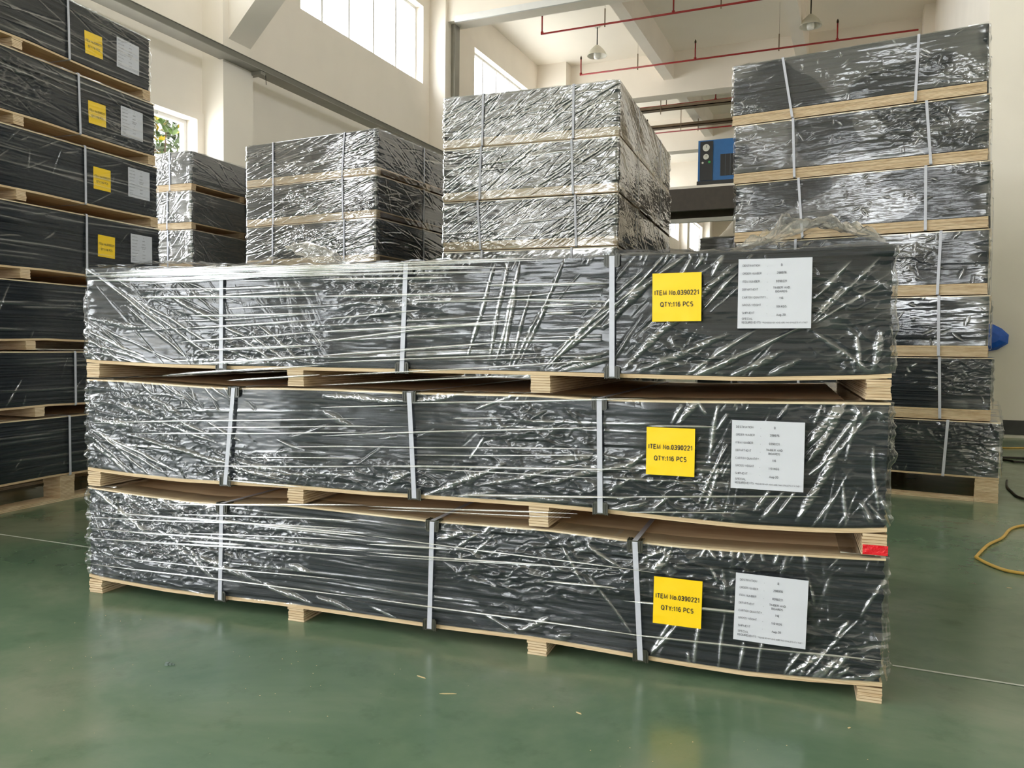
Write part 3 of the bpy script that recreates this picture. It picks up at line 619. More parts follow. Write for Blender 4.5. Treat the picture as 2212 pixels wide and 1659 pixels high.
F_LOW = [(0.177,0.42,0.328,0.354,0),(0.356,0.416,0.489,0.355,0),(0.034,0.421,0.341,0.261,0),(0.048,0.417,0.19,0.337,0),(0.348,0.289,0.554,0.205,0),(0.554,0.205,0.844,0.128,1),(0.844,0.128,1.053,0.074,1),(0.435,0.242,0.643,0.112,0),(0.488,0.247,0.643,0.117,0),(0.176,0.342,0.341,0.261,0),(1.071,0.106,1.22,0.068,1),(0.473,0.067,0.637,0.041,0),(0.507,0.065,0.637,0.047,0),(0.681,0.047,1.024,0.06,1),(0.953,0.207,1.047,0.19,1),(1.835,0.075,1.945,0.13,1),(1.716,0.116,1.835,0.065,0),(1.964,0.063,2.015,0.082,1),(1.753,0.393,1.674,0.306,0),(1.694,0.387,1.624,0.339,0),(1.974,0.38,2.068,0.24,0),(2.057,0.387,2.175,0.323,0),(2.068,0.294,2.232,0.09,0),(1.541,0.355,1.649,0.388,1),(1.714,0.389,1.738,0.419,0),(1.285,0.099,1.4,0.059,0),(2.333,0.173,2.272,0.055,0),(2.329,0.39,2.276,0.324,0),(2.336,0.407,2.313,0.335,0),(2.313,0.351,2.277,0.323,1),(2.239,0.352,2.32,0.393,0),(2.435,0.408,2.416,0.378,0),(2.443,0.404,2.463,0.374,0),(2.478,0.404,2.486,0.38,0),(2.512,0.407,2.509,0.386,0),(2.535,0.405,2.528,0.384,0),(2.577,0.405,2.551,0.363,0),(2.595,0.407,2.603,0.38,0),(2.643,0.415,2.63,0.374,0),(2.713,0.414,2.724,0.391,0),(2.722,0.348,2.745,0.265,0),(2.944,0.394,2.866,0.245,0),(2.866,0.245,2.715,0.042,0),(2.838,0.234,2.798,0.175,0),(2.713,0.128,2.663,0.046,0),(2.745,0.129,2.7,0.04,0),(2.777,0.137,2.663,0.035,0),(2.806,0.122,2.736,0.041,0),(2.841,0.142,2.772,0.047,0),(2.813,0.126,2.762,0.049,0),(2.898,0.084,2.815,0.053,1),(2.842,0.103,2.808,0.064,0),(2.925,0.1,2.875,0.054,1),(2.962,0.12,2.94,0.064,1),(2.353,0.158,2.273,0.057,0),(2.416,0.166,2.407,0.042,0),(2.386,0.08,2.391,0.036,0),(2.493,0.216,2.474,0.031,0),(2.549,0.134,2.536,0.036,0),(2.605,0.146,2.589,0.036,0),(2.483,0.348,2.492,0.264,0),(2.448,0.352,2.468,0.306,0)]
S_TOP = [(0.485,1.013,1.097,1.056,0),(0.613,0.984,1.097,1.009,0),(0.538,0.931,1.097,0.97,0),(0.402,0.887,1.097,0.938,0),(0.696,0.873,1.097,0.905,0),(0.577,1.07,1.097,1.095,0),(0.244,1.215,1.097,1.212,0),(0.266,1.183,1.097,1.182,0),(0.295,1.234,0.849,1.252,0),(0.036,1.254,0.594,1.24,0),(0.524,1.113,1.097,1.119,0),(0.697,1.138,1.097,1.15,0),(0.211,1.289,1.097,1.275,0),(0.324,1.271,0.82,1.265,0),(1.097,1.099,1.485,1.128,0),(1.097,1.053,1.604,1.079,0),(1.097,1.021,1.811,1.097,0),(1.097,0.97,1.761,1.021,0),(1.097,0.944,1.912,0.989,0),(1.097,0.897,2.104,0.968,0),(1.097,0.868,1.863,0.917,0),(1.097,1.179,1.759,1.181,0),(1.097,1.239,1.603,1.234,0),(1.441,1.158,1.785,1.157,0),(1.469,1.074,1.811,1.083,0),(1.919,1.139,2.016,1.141,0),(1.92,1.116,2.016,1.118,0),(1.708,1.208,2.128,1.206,0),(1.8,1.159,2.129,1.151,0)]
S_MID = [(0.024,0.691,1.283,0.756,0),(0.596,0.695,1.283,0.731,0),(0.229,0.655,1.283,0.707,0),(0.966,0.642,1.283,0.657,0),(0.784,0.592,1.283,0.619,0),(0.556,0.547,1.284,0.59,0),(0.703,0.503,1.024,0.501,0),(1.601,0.767,1.789,0.777,0),(1.097,0.722,1.444,0.733,0),(1.097,0.787,1.443,0.809,0),(1.443,0.814,2.249,0.853,0),(1.097,0.651,2.108,0.691,0),(1.097,0.688,2.107,0.761,0),(1.444,0.638,2.108,0.671,0),(1.283,0.591,2.214,0.634,0),(1.472,0.592,2.104,0.601,0),(1.612,0.511,2.215,0.548,0),(2.182,0.548,2.759,0.587,0),(2.183,0.499,2.551,0.523,0),(2.253,0.771,2.458,0.775,0)]
S_LOW = [(0.356,0.389,1.284,0.453,0),(0.463,0.359,1.284,0.398,0),(0.017,0.31,0.783,0.347,0),(0.083,0.34,1.284,0.353,0),(0.496,0.334,1.225,0.368,0),(0.462,0.285,1.197,0.326,0),(0.016,0.227,1.284,0.274,0),(0.495,0.259,0.783,0.268,0),(0.116,0.16,1.197,0.181,0),(0.014,0.125,1.285,0.128,0),(0.031,0.268,1.284,0.294,0),(0.814,0.344,1.284,0.343,0),(1.284,0.347,2.306,0.318,0),(1.284,0.318,1.603,0.327,0),(1.284,0.288,1.947,0.309,0),(1.284,0.278,2.175,0.314,0),(1.285,0.127,2.334,0.116,0),(1.933,0.255,2.167,0.257,0),(1.284,0.451,2.037,0.482,0),(1.284,0.439,2.015,0.469,0),(2.19,0.117,2.945,0.133,0),(2.188,0.222,2.732,0.225,0)]
def P_main_top(Hf, S, Z, rng, s, L):
    z0, z1 = Z.min(), Z.max(); add_folds(Hf,S,Z,rng,F_TOP,.857,s)
    add_creases(Hf,S,Z,rng,16, s,s+.55, z0,z1, -33,6, (.2,.6),(.0022,.004),(.001,.003), .03)
    add_streaks(Hf,S,Z,rng,30, s+.2,s+2.1, z0,z1, .03, (.0012,.0028),(.0022,.004),(.3,1.2))
    add_creases(Hf,S,Z,rng,26, s+.5,s+1.1, z0,z1-.08, -60,6, (.08,.25),(.002,.003),(.0007,.0016), .03)
    add_creases(Hf,S,Z,rng,20, s+1.9,s+2.9, z0,z1, 48,8, (.06,.25),(.0022,.004),(.001,.003), .06)
    add_creases(Hf,S,Z,rng,46, s+.6,s+2.6, z1-.035,z1-.01, 78,16, (.02,.06),(.002,.0035),(.0015,.003), .05)
    add_crumple(Hf,S,Z,11,.0035,14,36,2.0,1.3)
def P_main_mid(Hf, S, Z, rng, s, L):
    z0, z1 = Z.min(), Z.max(); add_folds(Hf,S,Z,rng,F_MID,.425,s)
    add_creases(Hf,S,Z,rng,22, s+.1,s+.9, z1-.09,z1, -58,12, (.04,.12),(.002,.0035),(.0015,.003), .06)
    add_streaks(Hf,S,Z,rng,16, s+.2,s+2.5, z0,z1, .004, (.001,.002),(.0022,.004),(.3,1.0))
    add_creases(Hf,S,Z,rng,14, s+.9,s+2.0, z0+.05,z1, 10,16, (.05,.16),(.003,.005),(.0015,.0035), .12)
    add_creases(Hf,S,Z,rng,44, s+1.4,s+2.9, z1-.03,z1-.008, 80,14, (.01,.035),(.002,.003),(.0015,.003), .05)
    add_creases(Hf,S,Z,rng,16, s+2.3,s+2.93, z0,z1, 66,10, (.1,.25),(.002,.0035),(.0008,.002), .06)
    add_crumple(Hf,S,Z,21,.0045,14,32,2.3,.95)
def P_main_low(Hf, S, Z, rng, s, L):
    z0, z1 = Z.min(), Z.max(); add_folds(Hf,S,Z,rng,F_LOW,0,s)
    add_streaks(Hf,S,Z,rng,14, s,s+1.7, z0+.08,z1, -.012, (.001,.002),(.0022,.004),(.4,1.2))
    add_creases(Hf,S,Z,rng,14, s,s+.5, z1-.16,z1, -48,7, (.05,.2),(.0022,.004),(.001,.003), .04)
    add_creases(Hf,S,Z,rng,20, s+1.5,s+1.9, z1-.03,z1, 62,12, (.02,.06),(.002,.0035),(.0015,.003), .05)
    add_creases(Hf,S,Z,rng,26, s+2.2,s+2.93, z1-.05,z1, 75,28, (.02,.06),(.002,.003),(.0015,.003), .05)
    add_creases(Hf,S,Z,rng,12, s+2.25,s+2.8, z0,z1, 84,8, (.12,.3),(.004,.007),(.0006,.0014), .05)
    add_crumple(Hf,S,Z,31,.0045,14,32,2.5,1.15)
def P_end(Hf, S, Z, rng, s, L):
    z0, z1 = Z.min(), Z.max(); add_crumple(Hf,S,Z,int(rng.integers(900)),.006,14,30,2,.0); add_creases(Hf,S,Z,rng,20,s,s+L,z0,z1,20,30,(.1,.3),(.004,.008),(.002,.005),.05)
def mk(n_, ang, sd, ln=(.15,.5), wd=(.004,.008), amp=(.002,.006), cr=.004, thr=.3, streak=0, slope=0.0, curve=.06, patch=0.0):
    def f(Hf, S, Z, rng, s, L):
        z0, z1 = Z.min(), Z.max()
        if n_: add_creases(Hf,S,Z,rng,n_,s,s+L,z0,z1,ang,sd,ln,wd,amp,curve)
        if streak: add_streaks(Hf,S,Z,rng,streak,s,s+L,z0,z1,slope,(.002,.004),(.004,.006),(.3,1.2))
        i0, i1 = np.searchsorted(S[:,0], s), np.searchsorted(S[:,0], s+L)
        if patch:
            q = int(rng.integers(900)); vv = vnoise(S[i0:i1]*3.1+Z[i0:i1]*2, Z[i0:i1]*5.5-S[i0:i1]*1.5, q); lay(i0, i1, patch*(np.clip((vv-.1)*14,0,1)+.5*np.clip((vv-1.0)*14,0,1)))
            e_ = np.minimum(S[i0:i1]-s, s+L-S[i0:i1]); lay(i0, i1, patch*1.2*np.clip(1-e_/.25,0,1)*np.clip(vnoise(S[i0:i1]*8,Z[i0:i1]*8,q+1)+.5,0,1))
        if cr: add_crumple(Hf[i0:i1],S[i0:i1],Z[i0:i1],int(rng.integers(900)),cr,14,30,2.6,thr)
    return f

# ------------------------------------------------------------------ the three front pallets
D = dict(
 D1=[(0,.931),(.067,.927),(.265,.921),(.431,.917),(.644,.916),(.919,.917),(1.497,.917),(1.868,.918),(2.104,.916),(2.532,.913),(2.854,.925),(2.93,.931)],
 L2=[(0,.871),(.205,.869),(.43,.860),(.67,.853),(.918,.859),(1.097,.860),(1.443,.857),(1.658,.859),(1.9,.861),(2.059,.855),(2.249,.855),(2.367,.857),(2.614,.862),(2.859,.868),(2.93,.869)],
 D2=[(0,.496),(.191,.486),(.464,.478),(.659,.482),(.935,.487),(1.284,.484),(1.445,.487),(1.897,.491),(2.105,.487),(2.327,.479),(2.541,.473),(2.761,.479),(2.884,.489),(2.93,.495)],
 L3=[(0,.437),(.261,.423),(.496,.415),(.658,.417),(.95,.434),(1.284,.427),(1.525,.422),(1.92,.426),(2.217,.415),(2.328,.411),(2.58,.414),(2.763,.420),(2.885,.424),(2.93,.427)],
 D3=[(0,.062),(.071,.055),(.393,.043),(.63,.044),(.904,.050),(1.285,.046),(1.528,.044),(1.903,.048),(2.224,.036),(2.355,.032),(2.551,.028),(2.737,.036),(2.93,.050)],
 T1=[(0,1.303),(.3,1.298),(.7,1.293),(1.335,1.284),(2.052,1.290),(2.5,1.294),(2.909,1.301),(2.93,1.301)])
def sub(c, z): return [(x, y-z) for x, y in c]
mloc = (-2.84, 2.25); mang = 4.3987
GM = 'wrapped pallets of boards in the front stack'
br = [(0,.066),(.945,1.012),(1.868,1.934),(2.866,2.93)]
def bzs(c, z0): f = interp_curve(c); return [float(f((a+b_)/2))-z0+.0 for a, b_ in br]
p3 = package((mloc[0],mloc[1],0), mang, 2.93, 1.5, D['D3'], D['L3'], 'long black wrapped pallet on the green floor, lowest of the front stack', GM, {0:P_main_low,1:P_end,3:P_end}, 301, br, cross=((.657,.01),(1.522,.008),(2.243,-.024)), labels=[('y',2.281,.166,.012),('w',2.520,.146,.02)], res=.0028, side_res=(.0026,.008,.05,.010), guards=True)
z2 = .437-.012
p2 = package((mloc[0],mloc[1],z2), mang, 2.93, 1.5, sub(D['D2'],z2), sub(D['L2'],z2), 'long black wrapped pallet, middle of the front stack, red tape on its right block', GM, {0:P_main_mid,1:P_end,3:P_end}, 302, br, cross=((.683,.04),(1.463,-.022),(2.108,-.008)), labels=[('y',2.252,.623-z2,.0),('w',2.503,.598-z2,-.0)], res=.0028, side_res=(.0026,.008,.05,.010), guards=True, bz=bzs(D['L3'], z2))
z1_ = .869-.012
p1 = package((mloc[0],mloc[1],z1_), mang, 2.93, 1.5, sub(D['D1'],z1_), sub(D['T1'],z1_), 'long black wrapped pallet on top of the front stack, loose film over its right end', GM, {0:P_main_top,1:P_end,3:P_end}, 303, br, cross=((.668,.004),(1.413,.014),(2.139,-.006)), labels=[('y',2.263,1.088-z1_,-.012),('w',2.512,1.068-z1_,-.004)], res=.0028, side_res=(.0026,.008,.05,.010), guards=True, bz=bzs(D['L2'], z1_), topfilm=True, covered=False, tents=((2.73,.35,.115,.33,.5),(.93,.15,.085,.2,.3),(.35,.12,.018,.3,.2),(2.2,.4,.03,.5,.4),(.75,.4,.03,.3,.3)))
ob('red_tape', (lambda g: grid_mesh('red_tape', g, M['redtape']))(np.stack(np.meshgrid(np.linspace(2.868,2.934,12), np.linspace(.002,.030,8), indexing='ij')[:1] + [ -.0035-.0012*np.random.default_rng(5).random((12,8)) ] + np.meshgrid(np.linspace(2.868,2.934,12), np.linspace(.003,.031,8), indexing='ij')[1:], -1)), p2)['label'] = 'red tape'

# film bands crossing the gaps between the front pallets
def strands(parent, lines, zoff, seed, yoff=-.0222, wmax=.0075):
    """long narrow pleats of the outer wrap, each a shallow arched ribbon with real width and bulge"""
    rng = np.random.default_rng(seed); V = []; F = []
    for (ua, za, ub, zb_, _) in lines:
        n_ = max(12, int(abs(ub-ua)/.03)); wd = rng.uniform(.35, 1)*wmax; ph = rng.uniform(0, 6); yo = yoff - rng.uniform(0, .004)
        for i in range(n_+1):
            t_ = i/n_; x = ua+(ub-ua)*t_; z = za+(zb_-za)*t_-zoff + .0012*math.sin(x*7+ph); h = wd*(min(1, 6*t_*(1-t_)))**.8 + .0002
            for q in (-1, -.6, -.2, .2, .6, 1): V.append((x, yo - .45*h*(1-q*q), z+q*h/2))
            if i: a = len(V)-12; F += [(a+k, a+6+k, a+7+k, a+1+k) for k in range(5)]
    me = bpy.data.meshes.new('film_pleats'); me.from_pydata(V, [], F); me.materials.append(M['band']); me.update(); me.polygons.foreach_set('use_smooth', [True]*len(F))
    return ob('film_pleats', me, parent)
rg = random.Random(17)
S_TOP += [(a, 1.252+.006*k+rg.uniform(-.003,.003), a+rg.uniform(.5,1.2), 1.250+.0065*k, 0) for k in range(7) for a in (rg.uniform(0,.25), rg.uniform(.5,.9))]
strands(p1, S_TOP, z1_, 61, wmax=.0115)
strands(p2, S_MID, z2, 62, wmax=.009)
strands(p3, S_LOW, 0, 63, wmax=.010)

# ------------------------------------------------------------------ stacks seen end on
ORD = ['topmost', 'second from the top', 'third from the top', 'fourth from the top', 'third from the floor', 'second from the floor', 'lowest on the floor']
def end_stack(corners, bases, tops, ang, Wf, Lg, group, where, presF, presR, presL, seed, straps, side_straps, res=.005, visible=7, off=.012, fm='film', fullwrap=False):
    """front (short) face seen. corners: per level (x, y) of the front face's left end."""
    for i, (zb_, zt_) in enumerate(zip(bases, tops)):
        tall = i == len(bases)-1
        h = zt_-zb_; h0 = .160 if tall else .062
        zbC, ztC = flat_profile(h0, .005, h, Lg, seed+i)
        r = res if i < visible else .015
        a = math.radians(ang+(random.Random(seed+i).uniform(-.4,.4) if i else 0))
        # package local frame: x = long side pointing away, y = across; front short face = left end (x=0) -> place with rotation ang+90
        fx, fy = corners[i]
        # right end of the front face
        rx_, ry_ = fx+Wf*math.cos(a), fy+Wf*math.sin(a)
        lbl = 'black wrapped pallet, %s %s' % (ORD[i] if len(bases) == 7 else ORD5[i], where)
        ct = [(s_, 0.0) for s_ in side_straps]
        lg = [(Wf-p_, -l_) for p_, l_ in straps[i % len(straps)]]
        nb = 4; bw = .14 if tall else .068; bl = [((Lg-bw)*k/3, (Lg-bw)*k/3+bw) for k in (0,1,2,3)]
        package((rx_, ry_, zb_), math.degrees(a)+90, Lg, Wf, zbC, ztC, lbl, group, {3:presF, 0:presR, 2:presL}, seed*10+i, bl, cross=ct, lng=lg, tall=tall, res=r, off=off,
                side_res=(r*1.8, .05, .03 if presL is None else r*1.8, r), labels=None, covered=i > 0, topfilm=i == 0, fm=fm, fullwrap=fullwrap and not tall)
ORD5 = ['topmost', 'second from the top', 'third from the top', 'second from the floor', 'lowest on the floor']
random.seed(3)
basesR = [2.740, 2.296, 1.845, 1.402, .982, .550, 0.0]
def tops_of(b_, top): return [top]+[z for z in b_[:-1]]
# right stack
aR = -7.1; cosR, sinR = math.cos(math.radians(aR)), math.sin(math.radians(aR))
shR = [0, .02, .035, .045, .06, .09, .15]
cR = [(-.956+cosR*s_, 6.403+sinR*s_) for s_ in shR]
noP = lambda *a: None
rtF = mk(46, 60, 55, (.02,.09), (.003,.006), (.002,.005), .0045, .35, curve=.12, patch=.13)
end_stack(cR, basesR, tops_of(basesR, 3.19), aR, 1.69, 2.93, 'pallets of the tall right stack', 'in the tall right stack', rtF, noP, mk(20,10,20,cr=.005), 41,
  [[(.45,-.08),(1.266,.01)], [(.455,-.02),(1.355,-.04)], [(.51,-.04),(1.32,-.01)], [(.45,0),(1.395,.01)], [(.45,0),(1.40,-.01)], [(.45,0),(1.39,-.015)], [(.45,0),(1.36,.02)]], (.7, 1.5, 2.2), res=.0045)
# centre tall bright stack
b3 = [2.70, 2.255, 1.835, 1.40, .965, .53, 0.0]
c3 = [(-3.312, 6.094)]*7
end_stack(c3, b3, tops_of(b3, 3.13), 3.8, 1.51, 2.62, 'pallets of the bright centre stack', 'in the silvery centre stack', mk(110,34,9,(.2,.8),(.003,.006),(.0025,.006),.0045,.5,streak=10,slope=.05,patch=.12), mk(44,-24,6,(.5,1.6),(.006,.012),(.0006,.002),0), mk(6,10,20), 42,
  [[(.358,.005),(1.145,.0)], [(.338,.01),(1.154,-.02)], [(.35,-.03),(1.183,-.015)]], (.75, 1.9), res=.0045, visible=3, fm='film3', fullwrap=True)
# middle low stack
b2 = [2.705, 2.285, 1.85, 1.40, .965, .53, 0.0]
c2 = [(-6.10, 6.80)]*7
end_stack(c2, b2, tops_of(b2, 3.14), -3.2, 1.71, 2.75, 'pallets of the middle stack', 'in the stack left of the silvery one', mk(100,14,7,(.25,.9),(.003,.006),(.0025,.006),.0045,.5,streak=20,slope=.1,patch=.1), mk(60,-14,18,(.2,.6),(.006,.010),(.003,.006),.004,.3), mk(6,10,20), 43,
  [[(.391,.0),(1.30,.03)], [(.391,.0),(1.315,-.01)], [(.383,.0),(1.33,.0)]], (.82, 1.9), res=.005, visible=3, fm='film2', fullwrap=True)
# left rear stack
b4 = [2.735, 2.305, 1.86, 1.40, .965, .53, 0.0]
c4 = [(-8.33, 6.70)]*7
end_stack(c4, b4, tops_of(b4, 3.16), 3.0, 1.47, 2.5, 'pallets of the rear left stack', 'in the rear stack under the leafy window', mk(50,40,35,(.1,.4),(.004,.009),(.002,.006),.006,.3,patch=.25), mk(30,-30,14,(.2,.6),(.006,.010),(.003,.006),.003,.4), mk(6,10,20), 44,
  [[(1.18,.0)], [(1.14,.01)], [(1.14,.0)]], (.9, 1.9), res=.005, visible=3, fm='filmhaze')
# lower stack behind the right one
b5 = [1.86, 1.40, .965, .53, 0.0]
end_stack([(-1.78, 9.6)]*5, b5, tops_of(b5, 2.33), 2.0, 1.5, 2.4, 'pallets of the far low stack', 'in the low stack behind the right stack', mk(30,20,30), mk(20,-20,20), mk(6,10,20), 45, [[(.4,0),(1.1,0)]], (.8,1.7), res=.012, visible=0)

# ------------------------------------------------------------------ left stack, long faces seen
lang = 95.5; la = math.radians(lang)
ends = [.40, .445, .465, .482, .495, .505, .51]
basesL = [2.755, 2.305, 1.862, 1.397, .967, .555, 0.0]
topsL = tops_of(basesL, 3.19)
GL = 'pallets of the tall left stack'
lab = {0:[('y',-.176,2.899,-.035),('w',.087,2.902,.01)], 1:[('y',-.155,2.457,-.02),('w',.118,2.446,.0)], 2:[('y',-.122,2.036,.0),('w',.178,2.040,.0)], 3:[('y',-.093,1.593,.02),('w',.196,1.583,.0)]}
stL = {0:(-.312,-.008), 1:(-.235,-.01), 2:(-.200,.0), 3:(-.198,.004), 4:(-.188,-.003), 5:(-.3,0), 6:(-.35,0)}
LO = ['topmost', 'second from the top', 'third from the top', 'fourth from the top', 'third from the floor', 'second from the floor', 'lowest on the floor']
for i in range(7):
    e = ends[i]; L_ = 2.93
    ox, oy = -4.70+math.cos(la)*(e-L_), 3.9+math.sin(la)*(e-L_)
    tall = i == 6
    zbC, ztC = flat_profile(.165 if tall else .060, .007, topsL[i]-basesL[i], L_, 70+i)
    sh = L_-e
    labs = [(k, x+sh, z-basesL[i], r_) for k, x, z, r_ in lab.get(i, [])] or None
    pr = mk(60,-8,10,(.15,.6),(.003,.007),(.002,.005),.004,.4,streak=40,slope=-.01) if i < 2 else mk(26,35,30,(.06,.3),(.003,.006),(.002,.004),.004,.75,streak=22,slope=.01)
    bsL = [(0,.066),(.95,1.02),(L_-.5-.68-.0 if False else L_-1.18,L_-1.11),(L_-.07,L_)] if i < 6 else [(0,.1),(.95,1.05),(L_-1.0,L_-.9),(L_-.10,L_)]
    if i < 6:
        bx = {0:-.70,1:-.70,2:-.69,3:-.67,4:-.64,5:-.585}[i]+sh
        bsL = [(0,.066),(.88,.946),(bx,bx+.068),(L_-.07,L_)]
    else:
        bx = -.36+sh; bsL = [(0,.1),(.9,1.0),(bx-.05,bx+.06),(L_-.10,L_)]
    labsX = labs
    pk = package((ox, oy, basesL[i]), lang, L_, 1.5, zbC, ztC, 'black wrapped pallet, %s in the tall left stack%s' % (LO[i], ' with yellow labels' if i < 4 else ''), GL, {0:pr, 1:mk(20,20,30,cr=.006,thr=0)}, 500+i, bsL, cross=((stL[i][0]+sh, stL[i][1]),(.95+.2,0),(.4,0)), labels=labs, tall=tall, res=.0045, side_res=(.0042,.01,.05,.05), off=.012, lab_off=-.0045, covered=i > 0, topfilm=i == 0)

# ------------------------------------------------------------------ overhead: pipes, lamps
def pipe(name, y, z, x0, x1, risers, hangers, label, r=.022, drop=-1, tray=False):
    root = ob(name, None, loc=(x0, y, z), label=label, cat='pipe', group='red sprinkler pipes under the ceiling')
    ob('main_pipe', MB().tube([(0,0,0),(x1-x0,0,0)], r, 12).mesh('main_pipe', M['red'], True), root)
    for x in risers:
        rr = ob('riser', MB().tube([(x-x0,0,0),(x-x0,0,.40)], r*.8, 10).lathe([(r*1.5,-.03),(r*1.5,.03)], (x-x0,0,.02), 12).mesh('riser', M['red'], True), root)
        ob('sprinkler_head', MB().tube([(x-x0,0,.40),(x-x0,0,.45),(x-x0,0,.50)], [.022,.026,.004], 8).mesh('sprinkler_head', M['brass']), rr)
    for x in hangers:
        ob('hanger', MB().tube([(x-x0,0,-.06),(x-x0,0,.34),(x-x0,0,.35),(x-x0,0,ZC-z)], [.014,.014,.003,.003], 8).mesh('hanger', M['tray']), root)
    return root
pipe('sprinkler_pipe', 17.5, 8.3, -6.96, 1.3, (-6.96,-3.91,-.9), (-5.45,-2.9), 'nearest red sprinkler pipe with upright heads crossing above the first bell lamp')
pipe('sprinkler_pipe', 20.45, 8.3, -7.01, 1.0, (-7.01,-4.0,-.70), (-5.47,-2.0), 'second red sprinkler pipe, passing just above the centre stack and reaching the right wall box')
pipe('sprinkler_pipe', 23.9, 8.3, -7.0, 1.3, (-6.8,-4.06,-1.0), (-5.5,-2.4), 'third red sprinkler pipe, seen over a brown cable tray')
pipe('sprinkler_pipe', 26.8, 8.3, -7.0, 1.3, (-6.8,-3.95,-1.0), (-5.1,-2.4), 'farthest red sprinkler pipe, seen just above the blue machine')
for (y, z, lb) in ((23.75, 8.17, 'brown cable tray hanging right under the third red pipe'), (26.6, 8.42, 'brown cable tray hanging over the farthest red pipe above the blue machine')):
    tr_ = ob('cable_tray', None, loc=(-7, y, z), label=lb, cat='cable tray', group='cable trays')
    ob('channel', MB().box(0, 8.3, -.12, .12, -.05, -.03).box(0, 8.3, -.12, -.10, -.05, .05).box(0, 8.3, .10, .12, -.05, .05).mesh('channel', M['tray']), tr_)
    for x in (1.4, 4.2, 7.0): ob('hanger', MB().box(x-.01, x+.01, -.14, -.12, -.2, ZC-z).mesh('hanger', M['tray']), tr_)
def lamp(x, y, ztop, zrim, label, R=.255):
    root = ob('pendant_lamp', None, loc=(x, y, zrim), label=label, cat='lamp', group='bell lamps under the ceiling')
    h = .27
    prof = [(R,0),(R*.93,.05),(R*.72,.14),(R*.45,.21),(R*.2,h),(.0,h+.01)]
    prof += [(R*.18,h-.01),(R*.42,.20),(R*.69,.13),(R*.9,.045),(R-.008,0),(R,0)]
    ob('lamp_shade', MB().lathe(prof, (0,0,0)).mesh('lamp_shade', M['shade'], True), root)
    ob('bulb', MB().lathe([(.0,-.07),(.07,-.065),(.085,-.02),(.085,.08),(.06,.10),(.0,.10)], (0,0,0), 20).mesh('bulb', M['bulb'], True), root)
    ob('rod', MB().tube([(0,0,h),(0,0,ztop-zrim)], .014, 8).mesh('rod', M['blackrod']), root)
    ob('ceiling_plate', MB().lathe([(.0,ztop-zrim-.03),(.07,ztop-zrim-.03),(.07,ztop-zrim),(0,ztop-zrim)], (0,0,0), 16).mesh('ceiling_plate', M['shade']), root)
lamp(-6.49, 20.2, ZC, 8.64, 'white bell lamp on a rod above the silvery centre stack')
lamp(-1.28, 20.2, ZC, 8.62, 'white bell lamp on a rod near the top edge, left of the right stack top')

# ------------------------------------------------------------------ platform and blue dryer
pf = ob('steel_platform', None, loc=(-7, 20, 4.9), label='dark steel platform carrying the blue machine, seen between the two tall stacks', cat='platform')
ob('platform_deck', MB().box(0, 8.42, 0, 1.6, .12, .18).mesh('platform_deck', M['plaster']), pf)
ob('girder', MB().box(0, 8.42, 0, .12, -.42, .12).box(0, 8.42, 1.48, 1.6, -.42, .12).mesh('girder', M['steel']), pf)
ob('lower_rail', MB().box(0, 8.42, -.02, .06, -.72, -.62).mesh('lower_rail', M['rail']), pf)
for x in (.3, 8.1): ob('leg', MB().box(x, x+.16, .05, .21, -4.9, -.42).box(x-.05, x+.21, 0, .26, -4.9, -4.88).mesh('leg', M['steel']), pf)
dr = ob('air_dryer', None, loc=(-3.80, 20.05, 5.08), label='blue air dryer cabinet with two round gauges and black grille', cat='machine')
ob('cabinet', MB().box(0, 1.75, 0, .9, .10, 1.09).mesh('cabinet', M['blue']), dr)
ob('base', MB().box(-.02, 1.77, -.02, .92, 0, .10).mesh('base', M['black']), dr)
pn = ob('control_panel', MB().box(.05, .36, -.02, 0.0, .11, 1.06).mesh('control_panel', M['black']), dr)
def disc(r, y0, y1, cx_, cz_, k=20):
    mb = MB(); n_ = 0
    mb.v = [(cx_+r*math.cos(2*PI*j/k), y0, cz_+r*math.sin(2*PI*j/k)) for j in range(k)]+[(cx_+r*math.cos(2*PI*j/k), y1, cz_+r*math.sin(2*PI*j/k)) for j in range(k)]
    mb.f = [tuple(range(k)), tuple(range(2*k-1, k-1, -1))]+[(j, k+j, k+(j+1)%k, (j+1)%k) for j in range(k)]; return mb
for r, cz_ in ((.085,.90),(.068,.68)):
    g = ob('gauge', disc(r, -.045, -.02, .20, cz_).mesh('gauge', M['gauge']), pn)
    ob('needle', MB().box(.195, .205, -.048, -.0455, cz_, cz_+r*.7).mesh('needle', M['ink']), g)
ob('button', disc(.03, -.04, -.02, .28, .55).mesh('button', M['green']), pn)
ob('button', disc(.025, -.04, -.02, .12, .54).mesh('button', M['gauge']), pn)
gr = ob('grille', MB().box(.54, 1.35, -.012, 0, .2, .72).mesh('grille', M['black']), dr)
ob('grille_bars', (lambda m_: [m_.box(.54+.115*k, .555+.115*k, -.02, -.012, .2, .72) for k in range(8)] and m_)(MB()).mesh('grille_bars', M['grille']), gr)
ob('cap', MB().box(.62, .68, .3, .36, 1.09, 1.14).mesh('cap', M['black']), dr)
bp = ob('black_pipe', MB().tube([(-7,22.2,3.55),(1.3,22.2,3.55)], .06, 12).mesh('black_pipe', M['black'], True), label='black pipe below the steel platform, between the two tall stacks', cat='pipe')

